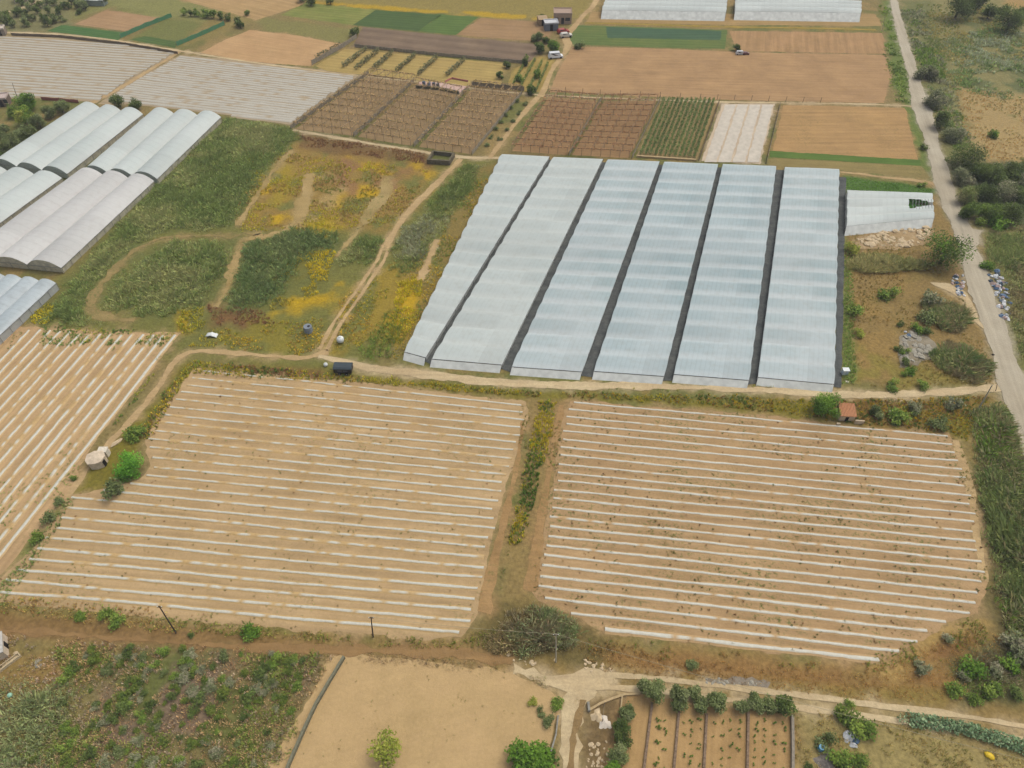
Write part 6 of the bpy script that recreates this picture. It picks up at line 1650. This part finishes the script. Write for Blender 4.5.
# yellow sack at the bottom right
c = P(989, 756); o = MB(); r = random.Random(1)
V = []; n = 12
for j, (q, z) in enumerate([(1, 0), (1.05, .15), (.85, .32), (.4, .42)]):
    for i in range(n): a = i * 2 * math.pi / n; V.append((math.cos(a) * .62 * q * r.uniform(.85, 1.1), math.sin(a) * .42 * q * r.uniform(.85, 1.1), z))
V.append((0, 0, .44)); F = []
for j in range(3): F += [(j * n + i, j * n + (i + 1) % n, (j + 1) * n + (i + 1) % n, (j + 1) * n + i) for i in range(n)]
F += [(3 * n + i, 3 * n + (i + 1) % n, 4 * n) for i in range(n)]
o.add(V, F); o = o.build('yellow_sack', mat_plain('yellow_plastic', C(232, 196, 40), .5, .3, var=.12, scale=4, bump=.4), smooth=True, loc=c); o.rotation_euler = (0, 0, -.7); tag(o, 'bright yellow slumped plastic sack under the prickly pear hedge', 'sack')
# small white cabinet by the greenhouse block
c = P(844, 374); t = thing('cabinet', 'small pale blue and white cabinet at the front corner of the greenhouse block', 'cabinet', c)
m = MB(); m.box(-.55, .55, -.4, .4, .1, 1.25); b = m.build('body', mat_plain('pale_blue_paint', C(196, 210, 222), .5, .3), t)
m = MB(); m.box(-.62, .62, -.48, .48, 1.25, 1.33); m.build('lid', MW, t)
m = MB(); m.box(-.5, -.03, -.425, -.403, .15, 1.2); d_ = m.build('door', MW, t)
m = MB(); m.box(-.12, -.08, -.45, -.427, .6, .75); m.build('handle', M_STEEL, d_)
c = P(847, 382); tag(rock_bm(random.Random(4), .35).build('boulder', mat_plain('white_lime', C(232, 224, 210)), loc=c), 'white stone below the pale cabinet', 'rock')
c = P(921, 232 + 184); 
for x, y, s, lb in [(889, 411, .22, 'white stone right of the agave clump'), (796, 383, .3, 'white bag-like stone before the rightmost greenhouse strip, left'), (801, 384, .22, 'white stone before the rightmost greenhouse strip, right'), (891, 384, .4, 'white stone on the upper verge of the dirt track'), (993, 355, .3, 'dark stone lying on the road')]:
    c = P(x, y); tag(rock_bm(random.Random(int(x)), s).build('boulder', M_DARK if 'dark' in lb else mat_plain('white_lime', C(232, 224, 210)), loc=c), lb, 'rock')

# ------------------------------------------------------------------ poles and cables
def pole(name, base, top, label, mat=None, r=.11, arm=True, lean=None):
    h = height_for(base, top); b = P(*base); t = thing(name, label, 'pole', b)
    tx = P(top[0], top[1], h)
    dx = max(-.8, min(.8, tx[0] - b[0]))
    m = MB(); m.tube([(0, 0, -.3), (dx * .5, 0, h * .5), (dx, 0, h)], [r, r * .85, r * .65], 8); m.build('shaft', mat or M_WOOD, t)
    if arm:
        m = MB(); m.box(dx - .35, dx + .35, -.05, .05, h - .35, h - .25); a = m.build('crossarm', M_WOOD, t)
        for k in (-.3, .3):
            m = MB(); m.tube([(dx + k, 0, h - .24), (dx + k, 0, h - .1)], [.04, .06], 6); m.build('insulator', MW, a)
    return (b[0] + dx, b[1], h)
pA = pole('utility_pole', (176, 633), (170, 606), 'thin dark pole at the lower edge of the left sandy field, left one')
pB = pole('utility_pole', (373, 637), (371, 617), 'thin dark pole at the lower edge of the left sandy field near the sandy plot')
MC_ = mat_plain('pale_concrete_pole', C(188, 180, 160), .8, .15, var=.08)
pC = pole('utility_pole', (556, 662), (556, 634), 'pale pole inside the tamarisk bush between the sandy fields', MC_, r=.12)
pole('utility_pole', (978, 410), (984, 385), 'pale leaning concrete pole beside the junction of track and road', MC_, r=.14, arm=False)
pole('utility_pole', (1005, 222), (1014, 200), 'thin pale pole at the edge of the roadside thicket', MC_, r=.08, arm=False)
pole('road_post', (996, 391), (997, 384), 'short dark sign post at the road junction', r=.07, arm=False)
pole('utility_pole', (17, 97), (15, 83), 'thin pole at the front of the distant left striped field', r=.08, arm=False)
pole('stake', (882, 31), (881, 16), 'thin pale pole beside the far end of the road', MC_, r=.07, arm=False)
M_CAB = mat_plain('cable', C(170, 160, 130), .6, .2, var=.02)
def cable(a, b, sag, label, r=.022):
    a = Vector(a); b = Vector(b); m = MB(); n = 24
    m.tube([tuple(a.lerp(b, i / n) - Vector((0, 0, sag * 4 * (i / n) * (1 - i / n))) - a) for i in range(n + 1)], r, 5)
    o = m.build('power_cable', M_CAB, loc=a); tag(o, label, 'cable')
cable(pB, pC, .6, 'pale cable from the pole by the sandy plot to the tamarisk bush')
eD = P(1060, 768, 6.0)
cable(pC, eD, 1.2, 'long pale cable crossing the vine plots towards the bottom right corner')

# ------------------------------------------------------------------ thin haze in the air
m = MB(); m.box(-420, 420, -60, 620, -1, 112)
hm = bpy.data.materials.new('haze'); hm.use_nodes = True; ht = hm.node_tree; ht.nodes.clear()
ho = ht.nodes.new('ShaderNodeOutputMaterial'); hv = ht.nodes.new('ShaderNodeVolumePrincipled')
hv.inputs['Color'].default_value = (.93, .95, 1, 1); hv.inputs['Density'].default_value = .0002
ht.links.new(hv.outputs[0], ho.inputs['Volume'])
tag(m.build('haze', hm), kind='stuff')
